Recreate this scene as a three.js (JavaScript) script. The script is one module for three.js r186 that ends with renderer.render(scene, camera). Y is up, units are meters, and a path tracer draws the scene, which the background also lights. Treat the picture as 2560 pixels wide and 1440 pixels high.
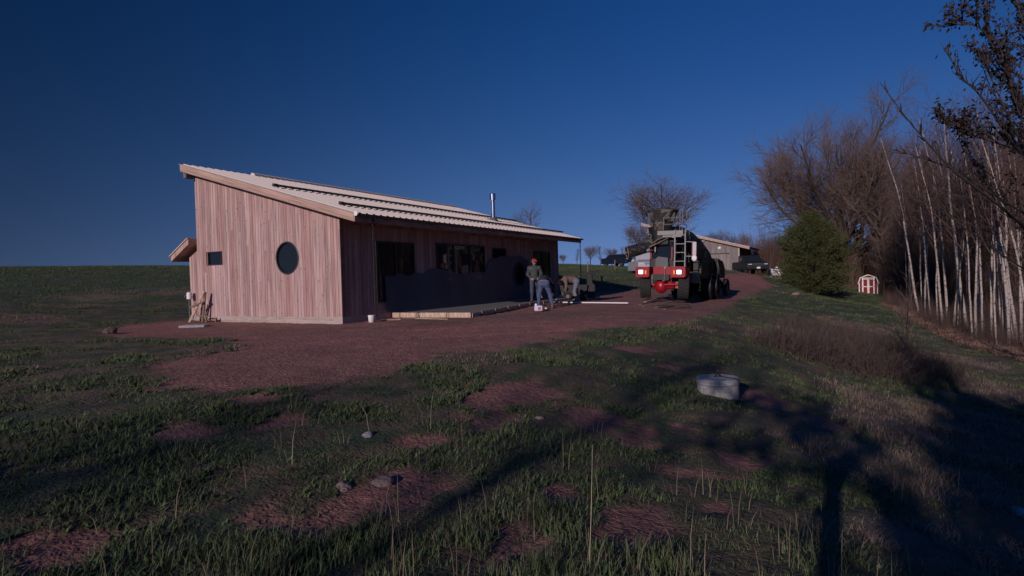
import * as THREE from 'three';
import { mergeGeometries } from 'three/addons/utils/BufferGeometryUtils.js';
import { RoundedBoxGeometry } from 'three/addons/geometries/RoundedBoxGeometry.js';
import { MarchingCubes } from 'three/addons/objects/MarchingCubes.js';

// ---------------------------------------------------------------- camera, sky, sun, exposure
const scene = new THREE.Scene();
const EYE = 1.207, FOCAL = 1491.8;                       // eye height over the house pad; focal length in pixels of a 2560 x 1440 frame
const camera = new THREE.PerspectiveCamera(2 * Math.atan(720 / FOCAL) * 180 / Math.PI, 16 / 9, 0.05, 6000);
camera.position.set(0, EYE, 0);
camera.rotation.order = 'YXZ';
camera.rotation.set(-0.0188, 0, -0.0283);
camera.updateMatrixWorld();

const SUN_AZ = 209.0 * Math.PI / 180, SUN_EL = 16.2 * Math.PI / 180;     // low morning sun, behind and left of the lens
const SUN = new THREE.Vector3(Math.sin(SUN_AZ) * Math.cos(SUN_EL), Math.sin(SUN_EL), -Math.cos(SUN_AZ) * Math.cos(SUN_EL));
const sun = new THREE.DirectionalLight(new THREE.Color(1.0, 0.83, 0.78), 3.0);
sun.position.copy(SUN).multiplyScalar(150);
sun.castShadow = true;
sun.shadow.mapSize.set(4096, 4096);
Object.assign(sun.shadow.camera, { left: -90, right: 90, top: 70, bottom: -70, near: 1, far: 400 });
scene.add(sun, sun.target);

{ // clear sky: deep blue overhead, paler towards the horizon, darkest at right angles to the sun
  const w = 512, h = 256, data = new Float32Array(w * h * 4), d = new THREE.Vector3();
  const horizon = [0.15, 0.20, 0.265], zenith = [0.004, 0.056, 0.245], fall = [8, 10, 12], gain = 1.0;
  for (let j = 0; j < h; j++) for (let i = 0; i < w; i++) {
    const el = ((j + 0.5) / h - 0.5) * Math.PI, az = ((i + 0.5) / w - 0.5) * 2 * Math.PI;
    d.set(Math.cos(el) * Math.cos(az), Math.sin(el), Math.cos(el) * Math.sin(az));
    const c = d.dot(SUN), phase = (0.2 + c * c) / 0.957 + 0.25 * Math.pow(Math.max(0, c), 24), e = Math.max(0, el) * 180 / Math.PI, o = (j * w + i) * 4;
    for (let k = 0; k < 3; k++) {
      const v = (horizon[k] * Math.exp(-e / fall[k]) + zenith[k]) * phase * gain;
      data[o + k] = el < 0 ? v * 0.3 : v;
    }
    data[o + 3] = 1;
  }
  const sky = new THREE.DataTexture(data, w, h, THREE.RGBAFormat, THREE.FloatType);
  sky.mapping = THREE.EquirectangularReflectionMapping;
  sky.magFilter = sky.minFilter = THREE.LinearFilter;
  sky.wrapS = THREE.RepeatWrapping;
  sky.needsUpdate = true;
  scene.background = sky;
  scene.environment = sky;
}
const renderer = new THREE.WebGLRenderer({ antialias: true });
renderer.toneMapping = THREE.LinearToneMapping;
renderer.toneMappingExposure = 0.92;
renderer.shadowMap.enabled = true;

// ---------------------------------------------------------------- helpers
const V = (x, y, z) => new THREE.Vector3(x, y, z);
const D2R = Math.PI / 180, TAU = Math.PI * 2;
function rng(seed) { let s = seed | 0; return () => { s = (s + 0x6d2b79f5) | 0; let t = Math.imul(s ^ (s >>> 15), 1 | s); t = (t + Math.imul(t ^ (t >>> 7), 61 | t)) ^ t; return ((t ^ (t >>> 14)) >>> 0) / 4294967296; }; }
const hash = (x, y) => { let n = Math.imul(x, 374761393) + Math.imul(y, 668265263); n = Math.imul(n ^ (n >>> 13), 1274126177); return ((n ^ (n >>> 16)) >>> 0) / 4294967296; };
function noise(x, y) {
  const xi = Math.floor(x), yi = Math.floor(y), fx = x - xi, fy = y - yi, u = fx * fx * (3 - 2 * fx), v = fy * fy * (3 - 2 * fy);
  return (hash(xi, yi) * (1 - u) + hash(xi + 1, yi) * u) * (1 - v) + (hash(xi, yi + 1) * (1 - u) + hash(xi + 1, yi + 1) * u) * v;
}
const fbm = (x, y, n = 4) => { let s = 0, a = 0.5, t = 0; for (let i = 0; i < n; i++) { s += a * noise(x, y); t += a; a *= 0.5; x = x * 2.03 + 17.1; y = y * 2.03 + 5.3; } return s / t; };
const clamp = (x, a = 0, b = 1) => Math.min(b, Math.max(a, x));
const smooth = (a, b, x) => { const t = clamp((x - a) / (b - a)); return t * t * (3 - 2 * t); };
const lerp = (a, b, t) => a + (b - a) * t;

const taken = new Map();
const numbered = (n) => { const k = taken.get(n) ?? 0; taken.set(n, k + 1); return k ? n + '_' + String(k).padStart(3, '0') : n; };
const lit = (o) => { o.traverse((m) => { if (m.isMesh) { m.castShadow = true; m.receiveShadow = true; } }); return o; };
function tag(o, label, category, group) { o.userData.label = label; o.userData.category = category; if (group) o.userData.group = group; return o; }
function thing(name, label, category, pos = [0, 0, 0], turn = 0, group) {
  const o = new THREE.Group(); o.name = numbered(name); o.position.set(...pos); o.rotation.y = turn; scene.add(o);
  return tag(o, label, category, group);
}
function clean(g) { // position, normal, uv, color only
  const n = g.index ? g.toNonIndexed() : g;
  for (const k of Object.keys(n.attributes)) if (!['position', 'normal', 'uv', 'color'].includes(k)) n.deleteAttribute(k);
  if (!n.attributes.normal) n.computeVertexNormals();
  if (!n.attributes.uv) n.setAttribute('uv', new THREE.BufferAttribute(new Float32Array(n.attributes.position.count * 2), 2));
  return n;
}
function join(list) {
  list = list.flat(3).filter(Boolean).map(clean);
  if (list.some((g) => g.attributes.color)) for (const g of list) if (!g.attributes.color) g.setAttribute('color', new THREE.BufferAttribute(new Float32Array(g.attributes.position.count * 3).fill(1), 3));
  return list.length === 1 ? list[0] : mergeGeometries(list);
}
function part(name, geos, mat, parent) {
  const m = new THREE.Mesh(Array.isArray(geos) ? join(geos) : geos, mat);
  m.name = name; m.castShadow = m.receiveShadow = true; parent.add(m); return m;
}
function solo(name, geos, mat, label, category, group) { const m = part(numbered(name), geos, mat, scene); return tag(m, label, category, group); }
function struct(name, geos, mat) { const m = part(name, geos, mat, scene); m.userData.kind = 'structure'; return m; }
function copy(o, pos, turn, scale, label, name) {
  const c = o.clone(); c.name = numbered(name ?? o.name.replace(/_\d{3}$/, '')); c.userData = { ...o.userData }; scene.add(c);
  c.position.set(...pos); c.rotation.y = turn; if (scale) c.scale.setScalar(scale); if (label) c.userData.label = label; return c;
}
const M4 = (p, r = [0, 0, 0], s = [1, 1, 1]) => new THREE.Matrix4().compose(V(...p), new THREE.Quaternion().setFromEuler(new THREE.Euler(...r)), V(...s));
const box = (w, h, d, p, r) => new THREE.BoxGeometry(w, h, d).applyMatrix4(M4(p, r));
const rbox = (w, h, d, p, r, rad = 0.02, seg = 2) => new RoundedBoxGeometry(w, h, d, seg, Math.min(rad, w * 0.49, h * 0.49, d * 0.49)).applyMatrix4(M4(p, r));
const cyl = (r1, r2, h, p, r, n = 16, open = false) => new THREE.CylinderGeometry(r1, r2, h, n, 1, open).applyMatrix4(M4(p, r));
const ball = (r, p, s = [1, 1, 1], n = 16) => new THREE.SphereGeometry(r, n, Math.ceil(n * 0.7)).applyMatrix4(M4(p, [0, 0, 0], s));
function rod(a, b, r1, r2 = r1, n = 8) { // cylinder between two points
  a = Array.isArray(a) ? V(...a) : a; b = Array.isArray(b) ? V(...b) : b;
  const d = b.clone().sub(a), g = new THREE.CylinderGeometry(r2, r1, d.length(), n);
  return g.applyMatrix4(new THREE.Matrix4().compose(a.clone().add(b).multiplyScalar(0.5), new THREE.Quaternion().setFromUnitVectors(V(0, 1, 0), d.normalize()), V(1, 1, 1)));
}
function beam(a, b, w, t) { // rectangular bar between two points
  a = Array.isArray(a) ? V(...a) : a; b = Array.isArray(b) ? V(...b) : b;
  const d = b.clone().sub(a), g = new THREE.BoxGeometry(w, t, d.length());
  const m = new THREE.Matrix4().lookAt(b, a, Math.abs(d.clone().normalize().y) > 0.95 ? V(1, 0, 0) : V(0, 1, 0));
  m.setPosition(a.clone().add(b).multiplyScalar(0.5));
  return g.applyMatrix4(m);
}
function slab(points, depth, holes = [], bevel = 0) { // polygon in x,y extruded along +z
  const s = new THREE.Shape(points.map((p) => new THREE.Vector2(...p)));
  for (const h of holes) s.holes.push(new THREE.Path(h.map((p) => new THREE.Vector2(...p))));
  return new THREE.ExtrudeGeometry(s, { depth, bevelEnabled: bevel > 0, bevelSize: bevel, bevelThickness: bevel, bevelSegments: 2, steps: 1 });
}
const circlePts = (cx, cy, r, n = 36) => Array.from({ length: n }, (_, i) => [cx + r * Math.cos(i / n * TAU), cy + r * Math.sin(i / n * TAU)]);
class Tubes { // tapered tubes gathered into one geometry, uv in metres
  constructor() { this.p = []; this.n = []; this.t = []; this.i = []; }
  tube(pts, rads, sides) {
    let ref = V(0.31, 0.2, 0.93), v = 0; const base = this.p.length / 3, m = pts.length;
    for (let k = 0; k < m; k++) {
      const d = (k < m - 1 ? pts[k + 1].clone().sub(pts[k]) : pts[k].clone().sub(pts[k - 1]));
      if (k) v += pts[k].distanceTo(pts[k - 1]);
      d.normalize();
      const a = ref.clone().addScaledVector(d, -ref.dot(d)).normalize(), b = d.clone().cross(a);
      ref = a;
      for (let s = 0; s <= sides; s++) {
        const an = s / sides * TAU, c = Math.cos(an), q = Math.sin(an), nx = a.x * c + b.x * q, ny = a.y * c + b.y * q, nz = a.z * c + b.z * q;
        this.p.push(pts[k].x + nx * rads[k], pts[k].y + ny * rads[k], pts[k].z + nz * rads[k]); this.n.push(nx, ny, nz); this.t.push(s / sides, v);
      }
    }
    for (let k = 0; k < m - 1; k++) for (let s = 0; s < sides; s++) {
      const o = base + k * (sides + 1) + s; this.i.push(o, o + 1, o + sides + 1, o + 1, o + sides + 2, o + sides + 1);
    }
    return this;
  }
  quad(c, a, b, nrm) { // flat leaf: centre, half axes
    const o = this.p.length / 3;
    for (const [s, t] of [[-1, 0], [0, -1], [1, 0], [0, 1]]) { this.p.push(c.x + a.x * s + b.x * t, c.y + a.y * s + b.y * t, c.z + a.z * s + b.z * t); this.n.push(nrm.x, nrm.y, nrm.z); this.t.push(s, t); }
    this.i.push(o, o + 1, o + 2, o, o + 2, o + 3);
  }
  build() {
    const g = new THREE.BufferGeometry();
    g.setAttribute('position', new THREE.Float32BufferAttribute(this.p, 3)); g.setAttribute('normal', new THREE.Float32BufferAttribute(this.n, 3)); g.setAttribute('uv', new THREE.Float32BufferAttribute(this.t, 2));
    g.setIndex(this.i); return g;
  }
}
const pipe = (pts, r, n = 8) => new THREE.TubeGeometry(new THREE.CatmullRomCurve3(pts.map((p) => Array.isArray(p) ? V(...p) : p)), Math.max(8, pts.length * 6), r, n);

// where a thing seen in the survey photograph stands: the sight line through a point of the 2560 x 1440 frame
function sight(px, py) { return V((px - 1280) / FOCAL, -(py - 720) / FOCAL, -1).applyQuaternion(camera.quaternion); }
function at(px, py, depth) { const d = sight(px, py); return V(0, EYE, 0).addScaledVector(d, depth / -d.z); }
function onLevel(px, py, y) { const d = sight(px, py); return V(0, EYE, 0).addScaledVector(d, (y - EYE) / d.y); }

// ---------------------------------------------------------------- textures and materials
function dataTex(w, h, fn, repeat, srgb = true) {
  const a = new Uint8Array(w * h * 4);
  for (let y = 0; y < h; y++) for (let x = 0; x < w; x++) { const c = fn(x / w, y / h, x, y), o = (y * w + x) * 4; a[o] = clamp(c[0]) * 255; a[o + 1] = clamp(c[1]) * 255; a[o + 2] = clamp(c[2]) * 255; a[o + 3] = 255; }
  const t = new THREE.DataTexture(a, w, h); t.wrapS = t.wrapT = THREE.RepeatWrapping; t.magFilter = THREE.LinearFilter; t.minFilter = THREE.LinearMipmapLinearFilter;
  if (srgb) t.colorSpace = THREE.SRGBColorSpace; if (repeat) t.repeat.set(...repeat); t.needsUpdate = true; return t;
}
const wrapNoise = (u, v, nu, nv, seed) => { // tiles over 0..1
  const x = u * nu, y = v * nv, xi = Math.floor(x), yi = Math.floor(y), fx = x - xi, fy = y - yi, a = fx * fx * (3 - 2 * fx), b = fy * fy * (3 - 2 * fy);
  const h = (i, j) => hash(((i % nu) + nu) % nu + seed * 131, ((j % nv) + nv) % nv + seed * 57);
  return (h(xi, yi) * (1 - a) + h(xi + 1, yi) * a) * (1 - b) + (h(xi, yi + 1) * (1 - a) + h(xi + 1, yi + 1) * a) * b;
};
const grain = dataTex(256, 1024, (u, v) => { // sawn timber, 0.5 m across and 3 m along
  const s = 0.5 * wrapNoise(u, v, 40, 5, 1) + 0.3 * wrapNoise(u, v, 120, 14, 2) + 0.2 * wrapNoise(u, v, 16, 4, 3), k = 0.6 + 0.5 * s;
  let kn = 0; for (let i = 0; i < 9; i++) { const du = Math.abs(((u - hash(i, 4) + 1.5) % 1) - 0.5) * 0.5, dv = Math.abs(((v - hash(i, 9) + 1.5) % 1) - 0.5) * 3; kn = Math.max(kn, 1 - smooth(0.006, 0.022, Math.hypot(du, dv * 0.6))); }
  const g = k * (1 - 0.22 * kn); return [g, g * (0.97 - 0.1 * kn), g * (0.95 - 0.12 * kn)];
}, [2, 1 / 3]);
const speck = dataTex(512, 512, (u, v) => { const s = 0.72 + 0.2 * wrapNoise(u, v, 160, 160, 5) + 0.16 * wrapNoise(u, v, 60, 60, 6) + 0.1 * wrapNoise(u, v, 14, 14, 7) - 0.12; return [s + 0.1, s + 0.1, s + 0.1]; }, [0.5, 0.5]);
const lump = dataTex(512, 512, (u, v) => { const s = 0.45 * wrapNoise(u, v, 40, 40, 8) + 0.35 * wrapNoise(u, v, 110, 110, 9) + 0.2 * wrapNoise(u, v, 220, 220, 10); return [s, s, s]; }, [0.5, 0.5], false);
const splash = dataTex(256, 256, (u, v) => { const n = 0.5 * wrapNoise(u, v, 9, 9, 21) + 0.3 * wrapNoise(u, v, 26, 26, 22) + 0.2 * wrapNoise(u, v, 70, 70, 23), k = smooth(0.56, 0.66, n), g = 0.32 + 0.25 * wrapNoise(u, v, 40, 40, 24); return [lerp(g, 1, k), lerp(g, 0.98, k), lerp(g, 0.95, k)]; }, [2, 2]);
const birchBark = dataTex(128, 512, (u, v) => {
  let g = 0.8 + 0.12 * wrapNoise(u, v, 6, 60, 11) + 0.08 * wrapNoise(u, v, 20, 200, 12);
  const m = wrapNoise(u, v, 5, 70, 13); if (m > 0.78) g *= 1 - 0.6 * smooth(0.78, 0.88, m);
  const big = wrapNoise(u, v, 3, 16, 14); if (big > 0.84) g *= 1 - 0.6 * smooth(0.84, 0.92, big);
  return [g, g * 0.97, g * 0.94];
}, [1, 0.4]);
const bark = dataTex(128, 512, (u, v) => { const g = 0.55 + 0.5 * wrapNoise(u, v, 14, 20, 15) * wrapNoise(u, v, 40, 60, 16); return [g, g * 0.97, g * 0.93]; }, [2, 0.5]);
const mat = (r, g, b, rough = 0.85, extra = {}) => new THREE.MeshStandardMaterial({ color: new THREE.Color().setRGB(r, g, b), roughness: rough, ...extra });
const M = {
  boards: [[0.62, 0.44, 0.435], [0.55, 0.37, 0.36], [0.67, 0.51, 0.52], [0.51, 0.33, 0.315], [0.60, 0.445, 0.45], [0.64, 0.48, 0.46], [0.50, 0.355, 0.355]].map((c) => mat(...c, 0.85, { map: grain, bumpMap: grain, bumpScale: 0.002 })),
  trim: mat(0.60, 0.43, 0.37, 0.8, { map: grain }),
  lumber: mat(0.74, 0.58, 0.46, 0.8, { map: grain }),
  oldWood: mat(0.30, 0.22, 0.17, 0.9, { map: grain }),
  steel: mat(0.68, 0.595, 0.54, 0.75, { metalness: 0.0 }),
  rail: mat(0.03, 0.03, 0.035, 0.5),
  concrete: mat(0.40, 0.40, 0.41, 0.95, { map: speck, bumpMap: lump, bumpScale: 0.004 }),
  wetConcrete: mat(0.27, 0.26, 0.24, 0.6, { map: speck, bumpMap: lump, bumpScale: 0.006 }),
  foundation: mat(0.46, 0.38, 0.35, 0.95, { map: speck }),
  glass: new THREE.MeshPhysicalMaterial({ color: new THREE.Color(0.012, 0.016, 0.02), roughness: 0.04, ior: 1.52, specularIntensity: 1 }),
  frame: mat(0.035, 0.035, 0.04, 0.5),
  chrome: mat(0.75, 0.75, 0.77, 0.16, { metalness: 1 }),
  aluminium: mat(0.2, 0.195, 0.2, 0.55, { metalness: 0.6 }),
  black: mat(0.012, 0.012, 0.013, 0.6),
  rubber: mat(0.022, 0.021, 0.021, 0.9),
  white: mat(0.78, 0.78, 0.79, 0.55),
  red: mat(0.30, 0.008, 0.02, 0.35),
  redBarn: mat(0.26, 0.022, 0.035, 0.85, { map: grain }),
  whiteTrim: mat(0.76, 0.75, 0.74, 0.7),
  trunk: mat(0.16, 0.125, 0.105, 0.95, { map: bark, bumpMap: bark, bumpScale: 0.012 }),
  twig: mat(0.15, 0.105, 0.088, 0.9),
  birch: mat(0.50, 0.465, 0.45, 0.85, { map: birchBark }),
  birchTwig: mat(0.11, 0.065, 0.06, 0.9),
  grey: mat(0.14, 0.14, 0.15, 0.6),
};

// ---------------------------------------------------------------- the lie of the land (y = 0 is the house pad)
const HOUSE = V(-4.95, 0, -17.317), HOUSE_TURN = -0.4983;
const hl = (x, z) => V(x, 0, z).applyAxisAngle(V(0, 1, 0), HOUSE_TURN).add(HOUSE);   // house axes to world
const survey = [];
{
  const put = (v, y) => survey.push([v.x, v.z, y]);
  const level = (px, py, y) => put(onLevel(px, py, y), y), far = (px, py, depth) => { const v = at(px, py, depth); put(v, v.y); };
  for (const [x, z, y] of [[0, 0, -0.03], [-7.1, 0, 0.02], [-3.5, 0, -0.02], [2, -2, 0], [2, -8, 0], [2, -14, 0], [4.5, -5, -0.02], [5, -12, -0.02], [0, 3, -0.02], [-4, 3, -0.02], [-7, -9, 0.25], [-3, -8, 0.05], [-3, -15, 0.2], [-9, -4, 0.25]]) put(hl(x, z), y);
  for (const a of [[1000, 830, 0], [1300, 850, -0.03], [700, 850, 0], [1000, 930, -0.1], [1400, 930, -0.2], [700, 1000, -0.12], [300, 1000, -0.1], [0, 1000, -0.05], [0, 850, 0.1], [275, 835, 0.05], [700, 1200, -0.35], [1280, 1440, -0.5], [300, 1440, -0.42], [0, 1300, -0.3], [1300, 1150, -0.42],
    [1650, 830, -0.1], [1750, 800, -0.12], [1600, 900, -0.3], [1795, 992, -0.62], [1600, 1150, -0.6], [2050, 1140, -0.72], [2050, 1440, -0.6], [1850, 880, -0.5], [2000, 1000, -0.8], [2100, 900, -1.0], [2300, 1000, -1.45], [2500, 1200, -1.3], [2550, 1400, -0.95], [2560, 1010, -1.95], [2420, 860, -2.1], [2540, 930, -2.1], [2290, 775, -1.8], [2200, 800, -1.6]]) level(...a);
  for (const a of [[2167, 729, 62], [2030, 737, 49], [1850, 750, 33], [1810, 748, 34], [1950, 702, 50], [1850, 682, 60], [1450, 664, 90], [1300, 662, 90], [1550, 672, 62], [1500, 730, 36], [0, 679, 60], [470, 667, 60], [250, 673, 60], [200, 760, 25], [400, 740, 28], [0, 760, 22]]) far(...a);
  survey.push([0, 0, -0.5], [0, 6, -0.45], [-8, 6, -0.2], [8, 5, -1.5], [14, -2, -2.0], [20, 10, -2.3], [-20, 5, 0.2], [-25, -10, 0.6], [-30, -20, 1.3], [15, -12, -2.05], [25, -20, -2.2], [0, 25, -0.3], [4, -2, -0.85], [34, -42, -1.9], [48, -62, -1.2], [-38, -85, 1.2], [0, -110, 1.2], [18, -100, 1.8], [40, -90, 0], [-70, -60, 2.6], [-60, -20, 2.4], [-70, -95, 0.5], [55, -30, -2.2], [-40, 30, 0.5], [40, 30, -2.4]);
}
const TPS = (() => { // thin plate spline through the surveyed heights
  const n = survey.length, N = n + 3, A = Array.from({ length: N }, () => new Float64Array(N + 1)), k = (r2) => r2 > 1e-9 ? 0.5 * r2 * Math.log(r2) : 0;
  for (let i = 0; i < n; i++) {
    for (let j = 0; j < n; j++) A[i][j] = k((survey[i][0] - survey[j][0]) ** 2 + (survey[i][1] - survey[j][1]) ** 2);
    A[i][i] += 0.6; A[i][n] = A[n][i] = 1; A[i][n + 1] = A[n + 1][i] = survey[i][0]; A[i][n + 2] = A[n + 2][i] = survey[i][1]; A[i][N] = survey[i][2];
  }
  for (let c = 0; c < N; c++) {
    let p = c; for (let r = c + 1; r < N; r++) if (Math.abs(A[r][c]) > Math.abs(A[p][c])) p = r;
    [A[c], A[p]] = [A[p], A[c]];
    for (let r = 0; r < N; r++) if (r !== c && A[r][c]) { const q = A[r][c] / A[c][c]; for (let j = c; j <= N; j++) A[r][j] -= q * A[c][j]; }
  }
  const w = A.map((row, i) => row[N] / row[i]);
  return (x, z) => { let s = w[n] + w[n + 1] * x + w[n + 2] * z; for (let i = 0; i < n; i++) { const a = x - survey[i][0], b = z - survey[i][1], r2 = a * a + b * b; if (r2 > 1e-9) s += w[i] * 0.5 * r2 * Math.log(r2); } return s; };
})();
function groundY(x, z) {
  const r = Math.hypot(x, z + 20), t = smooth(75, 150, r);
  let y = t < 1 ? lerp(clamp(TPS(x, z), -4, 4.5), -4, t) : -4;
  return y;
}
function land(px, py) { // where a sight line meets the ground
  const d = sight(px, py).normalize(), p = V(0, EYE, 0); let t = 1.2, step = 0.1;
  for (let i = 0; i < 4000; i++) { p.set(0, EYE, 0).addScaledVector(d, t); if (p.y < groundY(p.x, p.z)) break; step = 0.02 + t * 0.006; t += step; }
  p.y = groundY(p.x, p.z); return p;
}
// bare red soil: outlines of the yard and the drive, in metres
const outline = (list) => list.map(([x, y]) => { const p = land(x, y); return [p.x, p.z]; });
const YARD = outline([[255, 826], [330, 812], [470, 800], [520, 790], [900, 790], [1010, 770], [1300, 745], [1420, 735], [1500, 730], [1620, 724], [1830, 738], [1800, 775], [1740, 812], [1600, 822], [1450, 828], [1420, 850], [1330, 858], [1250, 885], [1080, 893], [990, 920], [900, 962], [760, 970], [600, 975], [430, 968], [370, 925], [450, 898], [590, 880], [600, 862], [520, 850], [380, 846], [290, 846]]);
const DRIVE = outline([[1790, 688], [1838, 682], [1905, 682], [1895, 692], [1930, 712], [1918, 726], [1865, 745], [1790, 778], [1700, 770], [1640, 735], [1700, 700]]);
const MOUND = outline([[1915, 684], [1962, 686], [1978, 708], [1950, 704]]);
function polyDist(poly, x, z) { // signed distance, negative inside
  let d = 1e9, inside = false;
  for (let i = 0, j = poly.length - 1; i < poly.length; j = i++) {
    const [ax, ay] = poly[j], [bx, by] = poly[i], ex = bx - ax, ey = by - ay, t = clamp(((x - ax) * ex + (z - ay) * ey) / (ex * ex + ey * ey));
    d = Math.min(d, Math.hypot(x - ax - ex * t, z - ay - ey * t));
    if ((ay > z) !== (by > z) && x < (bx - ax) * (z - ay) / (by - ay) + ax) inside = !inside;
  }
  return inside ? -d : d;
}
const BARE = [[1180, 1000, 0.9], [1330, 985, 0.8], [1450, 1040, 0.7], [1230, 1060, 0.6], [1020, 1215, 0.55], [930, 1245, 0.4], [1000, 1270, 0.35], [1560, 1110, 0.4], [1600, 1330, 0.35], [1540, 1370, 0.3], [1660, 920, 0.7], [1600, 880, 0.6], [1840, 1160, 0.3], [2080, 1070, 0.45], [2200, 1085, 0.4], [1790, 1280, 0.2], [1900, 1000, 0.6], [700, 1060, 0.4], [450, 1090, 0.4], [1050, 1110, 0.4], [640, 1000, 0.5], [1380, 1240, 0.25]].map(([a, b, r]) => { const p = land(a, b); return [p.x, p.z, r * 0.68]; });
const TAN = [[2120, 815, 1.8], [2040, 845, 1.4], [2400, 905, 1.6], [2500, 985, 1.4], [1950, 860, 0.9], [30, 800, 1.6], [430, 735, 1.6], [250, 745, 1.8], [2200, 1010, 1.4], [2350, 1100, 1.3], [2450, 1250, 1.0], [2300, 1220, 0.9], [2150, 1150, 0.8], [2450, 1060, 1.6], [2250, 1350, 0.5], [2480, 1400, 0.6]].map(([a, b, r]) => { const p = land(a, b); return [p.x, p.z, r]; });
const ringSpot = land(1795, 993);
const bareMemo = new Map();
function soil(x, z) { // 1 on bare soil, 0 under turf
  const n = fbm(x * 0.9, z * 0.9, 4) - 0.5, n2 = fbm(x * 3.1 + 9, z * 3.1, 3) - 0.5;
  let d = Math.min(polyDist(YARD, x, z), polyDist(DRIVE, x, z), polyDist(MOUND, x, z)) + n * 0.9 + n2 * 0.5;
  let s = 1 - smooth(-0.25, 0.25, d);
  for (const [bx, bz, r] of BARE) { const q = Math.hypot(x - bx, z - bz) / r + n * 2.4 + n2 * 1.5; s = Math.max(s, 1 - smooth(0.6, 1.05, q)); }
  const near = 1 - smooth(6, 13, Math.hypot(x, z));
  s = Math.max(s, smooth(0.66, 0.74, fbm(x * 1.7 + 40, z * 1.7 + 3, 4)) * 0.85 * near);
  return s;
}
function straw(x, z) { // dead grass share
  const n = fbm(x * 0.6 + 5, z * 0.6, 3) - 0.5; let s = 0;
  for (const [bx, bz, r] of TAN) s = Math.max(s, 1 - smooth(0.5, 1.2, Math.hypot(x - bx, z - bz) / r + n * 1.2));
  return Math.max(s, smooth(0.66, 0.82, fbm(x * 0.35 + 70, z * 0.35 + 20, 3)) * 0.5);
}
{
  const axis = (from, to, fine, growth, limA, limB) => {
    const a = []; for (let v = from; v <= to + 1e-6; v += fine) a.push(v);
    let s = fine, v = a[a.length - 1]; while (v < limB) { s *= growth; v += s; a.push(v); }
    s = fine; v = a[0]; while (v > limA) { s *= growth; v -= s; a.unshift(v); }
    return a;
  };
  const xs = axis(-13, 13, 0.09, 1.045, -3000, 3000), zs = axis(-27, -1, 0.09, 1.045, -3000, 3000), nx = xs.length, nz = zs.length;
  const P = new Float32Array(nx * nz * 3), C = new Float32Array(nx * nz * 3), U = new Float32Array(nx * nz * 2), I = [];
  for (let j = 0; j < nz; j++) for (let i = 0; i < nx; i++) {
    const x = xs[i], z = zs[j], o = j * nx + i, r = Math.hypot(x, z), s = r < 120 ? soil(x, z) : 0, st = r < 120 ? straw(x, z) : 0.2;
    let y = groundY(x, z);
    if (r < 45) y += (fbm(x * 2.2, z * 2.2, 3) - 0.5) * 0.07 * (1 - 0.65 * s) + (noise(x * 9, z * 9) - 0.5) * (0.014 + 0.02 * s * noise(x * 0.8, z * 0.8)) + (1 - s) * 0.02;
    if (r < 40) { // wheel ruts pressed across the yard
      const q = z * 0.96 + x * 0.16 + 12.1 + (fbm(x * 0.4, z * 0.4, 2) - 0.5) * 0.8; for (const k of [0, 1.7, 2.6, 4.3]) y -= 0.045 * Math.exp(-(((q + k) / 0.15) ** 2)) * s * noise(x * 1.1 + k, 7);
    }
    P.set([x, y, z], o * 3); U.set([x, z], o * 2);
    const t = fbm(x * 0.5 + 3, z * 0.5 + 8, 4), t2 = fbm(x * 2.5, z * 2.5, 3);
    const red = [0.30 + 0.22 * (t - 0.5) + 0.11 * (t2 - 0.5), 0.135 + 0.06 * (t - 0.5) + 0.07 * (t2 - 0.5), 0.115 + 0.06 * (t - 0.5) + 0.05 * (t2 - 0.5)];
    const turf = [lerp(0.045, 0.17, st) * (0.7 + 0.6 * t2), lerp(0.07, 0.125, st) * (0.7 + 0.6 * t2), lerp(0.034, 0.10, st) * (0.7 + 0.6 * t2)];
    const dirty = r < 30 ? 0.38 * smooth(0.35, 0.6, t2) : 0;
    for (let k = 0; k < 3; k++) C[o * 3 + k] = Math.max(0.01, lerp(lerp(turf[k], red[k] * 0.8, dirty), red[k], s));
  }
  for (let j = 0; j < nz - 1; j++) for (let i = 0; i < nx - 1; i++) { const o = j * nx + i; I.push(o, o + nx, o + 1, o + 1, o + nx, o + nx + 1); }
  const g = new THREE.BufferGeometry();
  g.setAttribute('position', new THREE.BufferAttribute(P, 3)); g.setAttribute('color', new THREE.BufferAttribute(C, 3)); g.setAttribute('uv', new THREE.BufferAttribute(U, 2)); g.setIndex(I); g.computeVertexNormals();
  const m = new THREE.Mesh(g, new THREE.MeshStandardMaterial({ vertexColors: true, roughness: 1, map: speck, bumpMap: lump, bumpScale: 0.02 }));
  m.name = 'ground'; m.userData.kind = 'structure'; m.receiveShadow = m.castShadow = true; scene.add(m);
}
const seat = (v, dy = 0) => [v.x, groundY(v.x, v.z) + dy, v.z];

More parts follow.
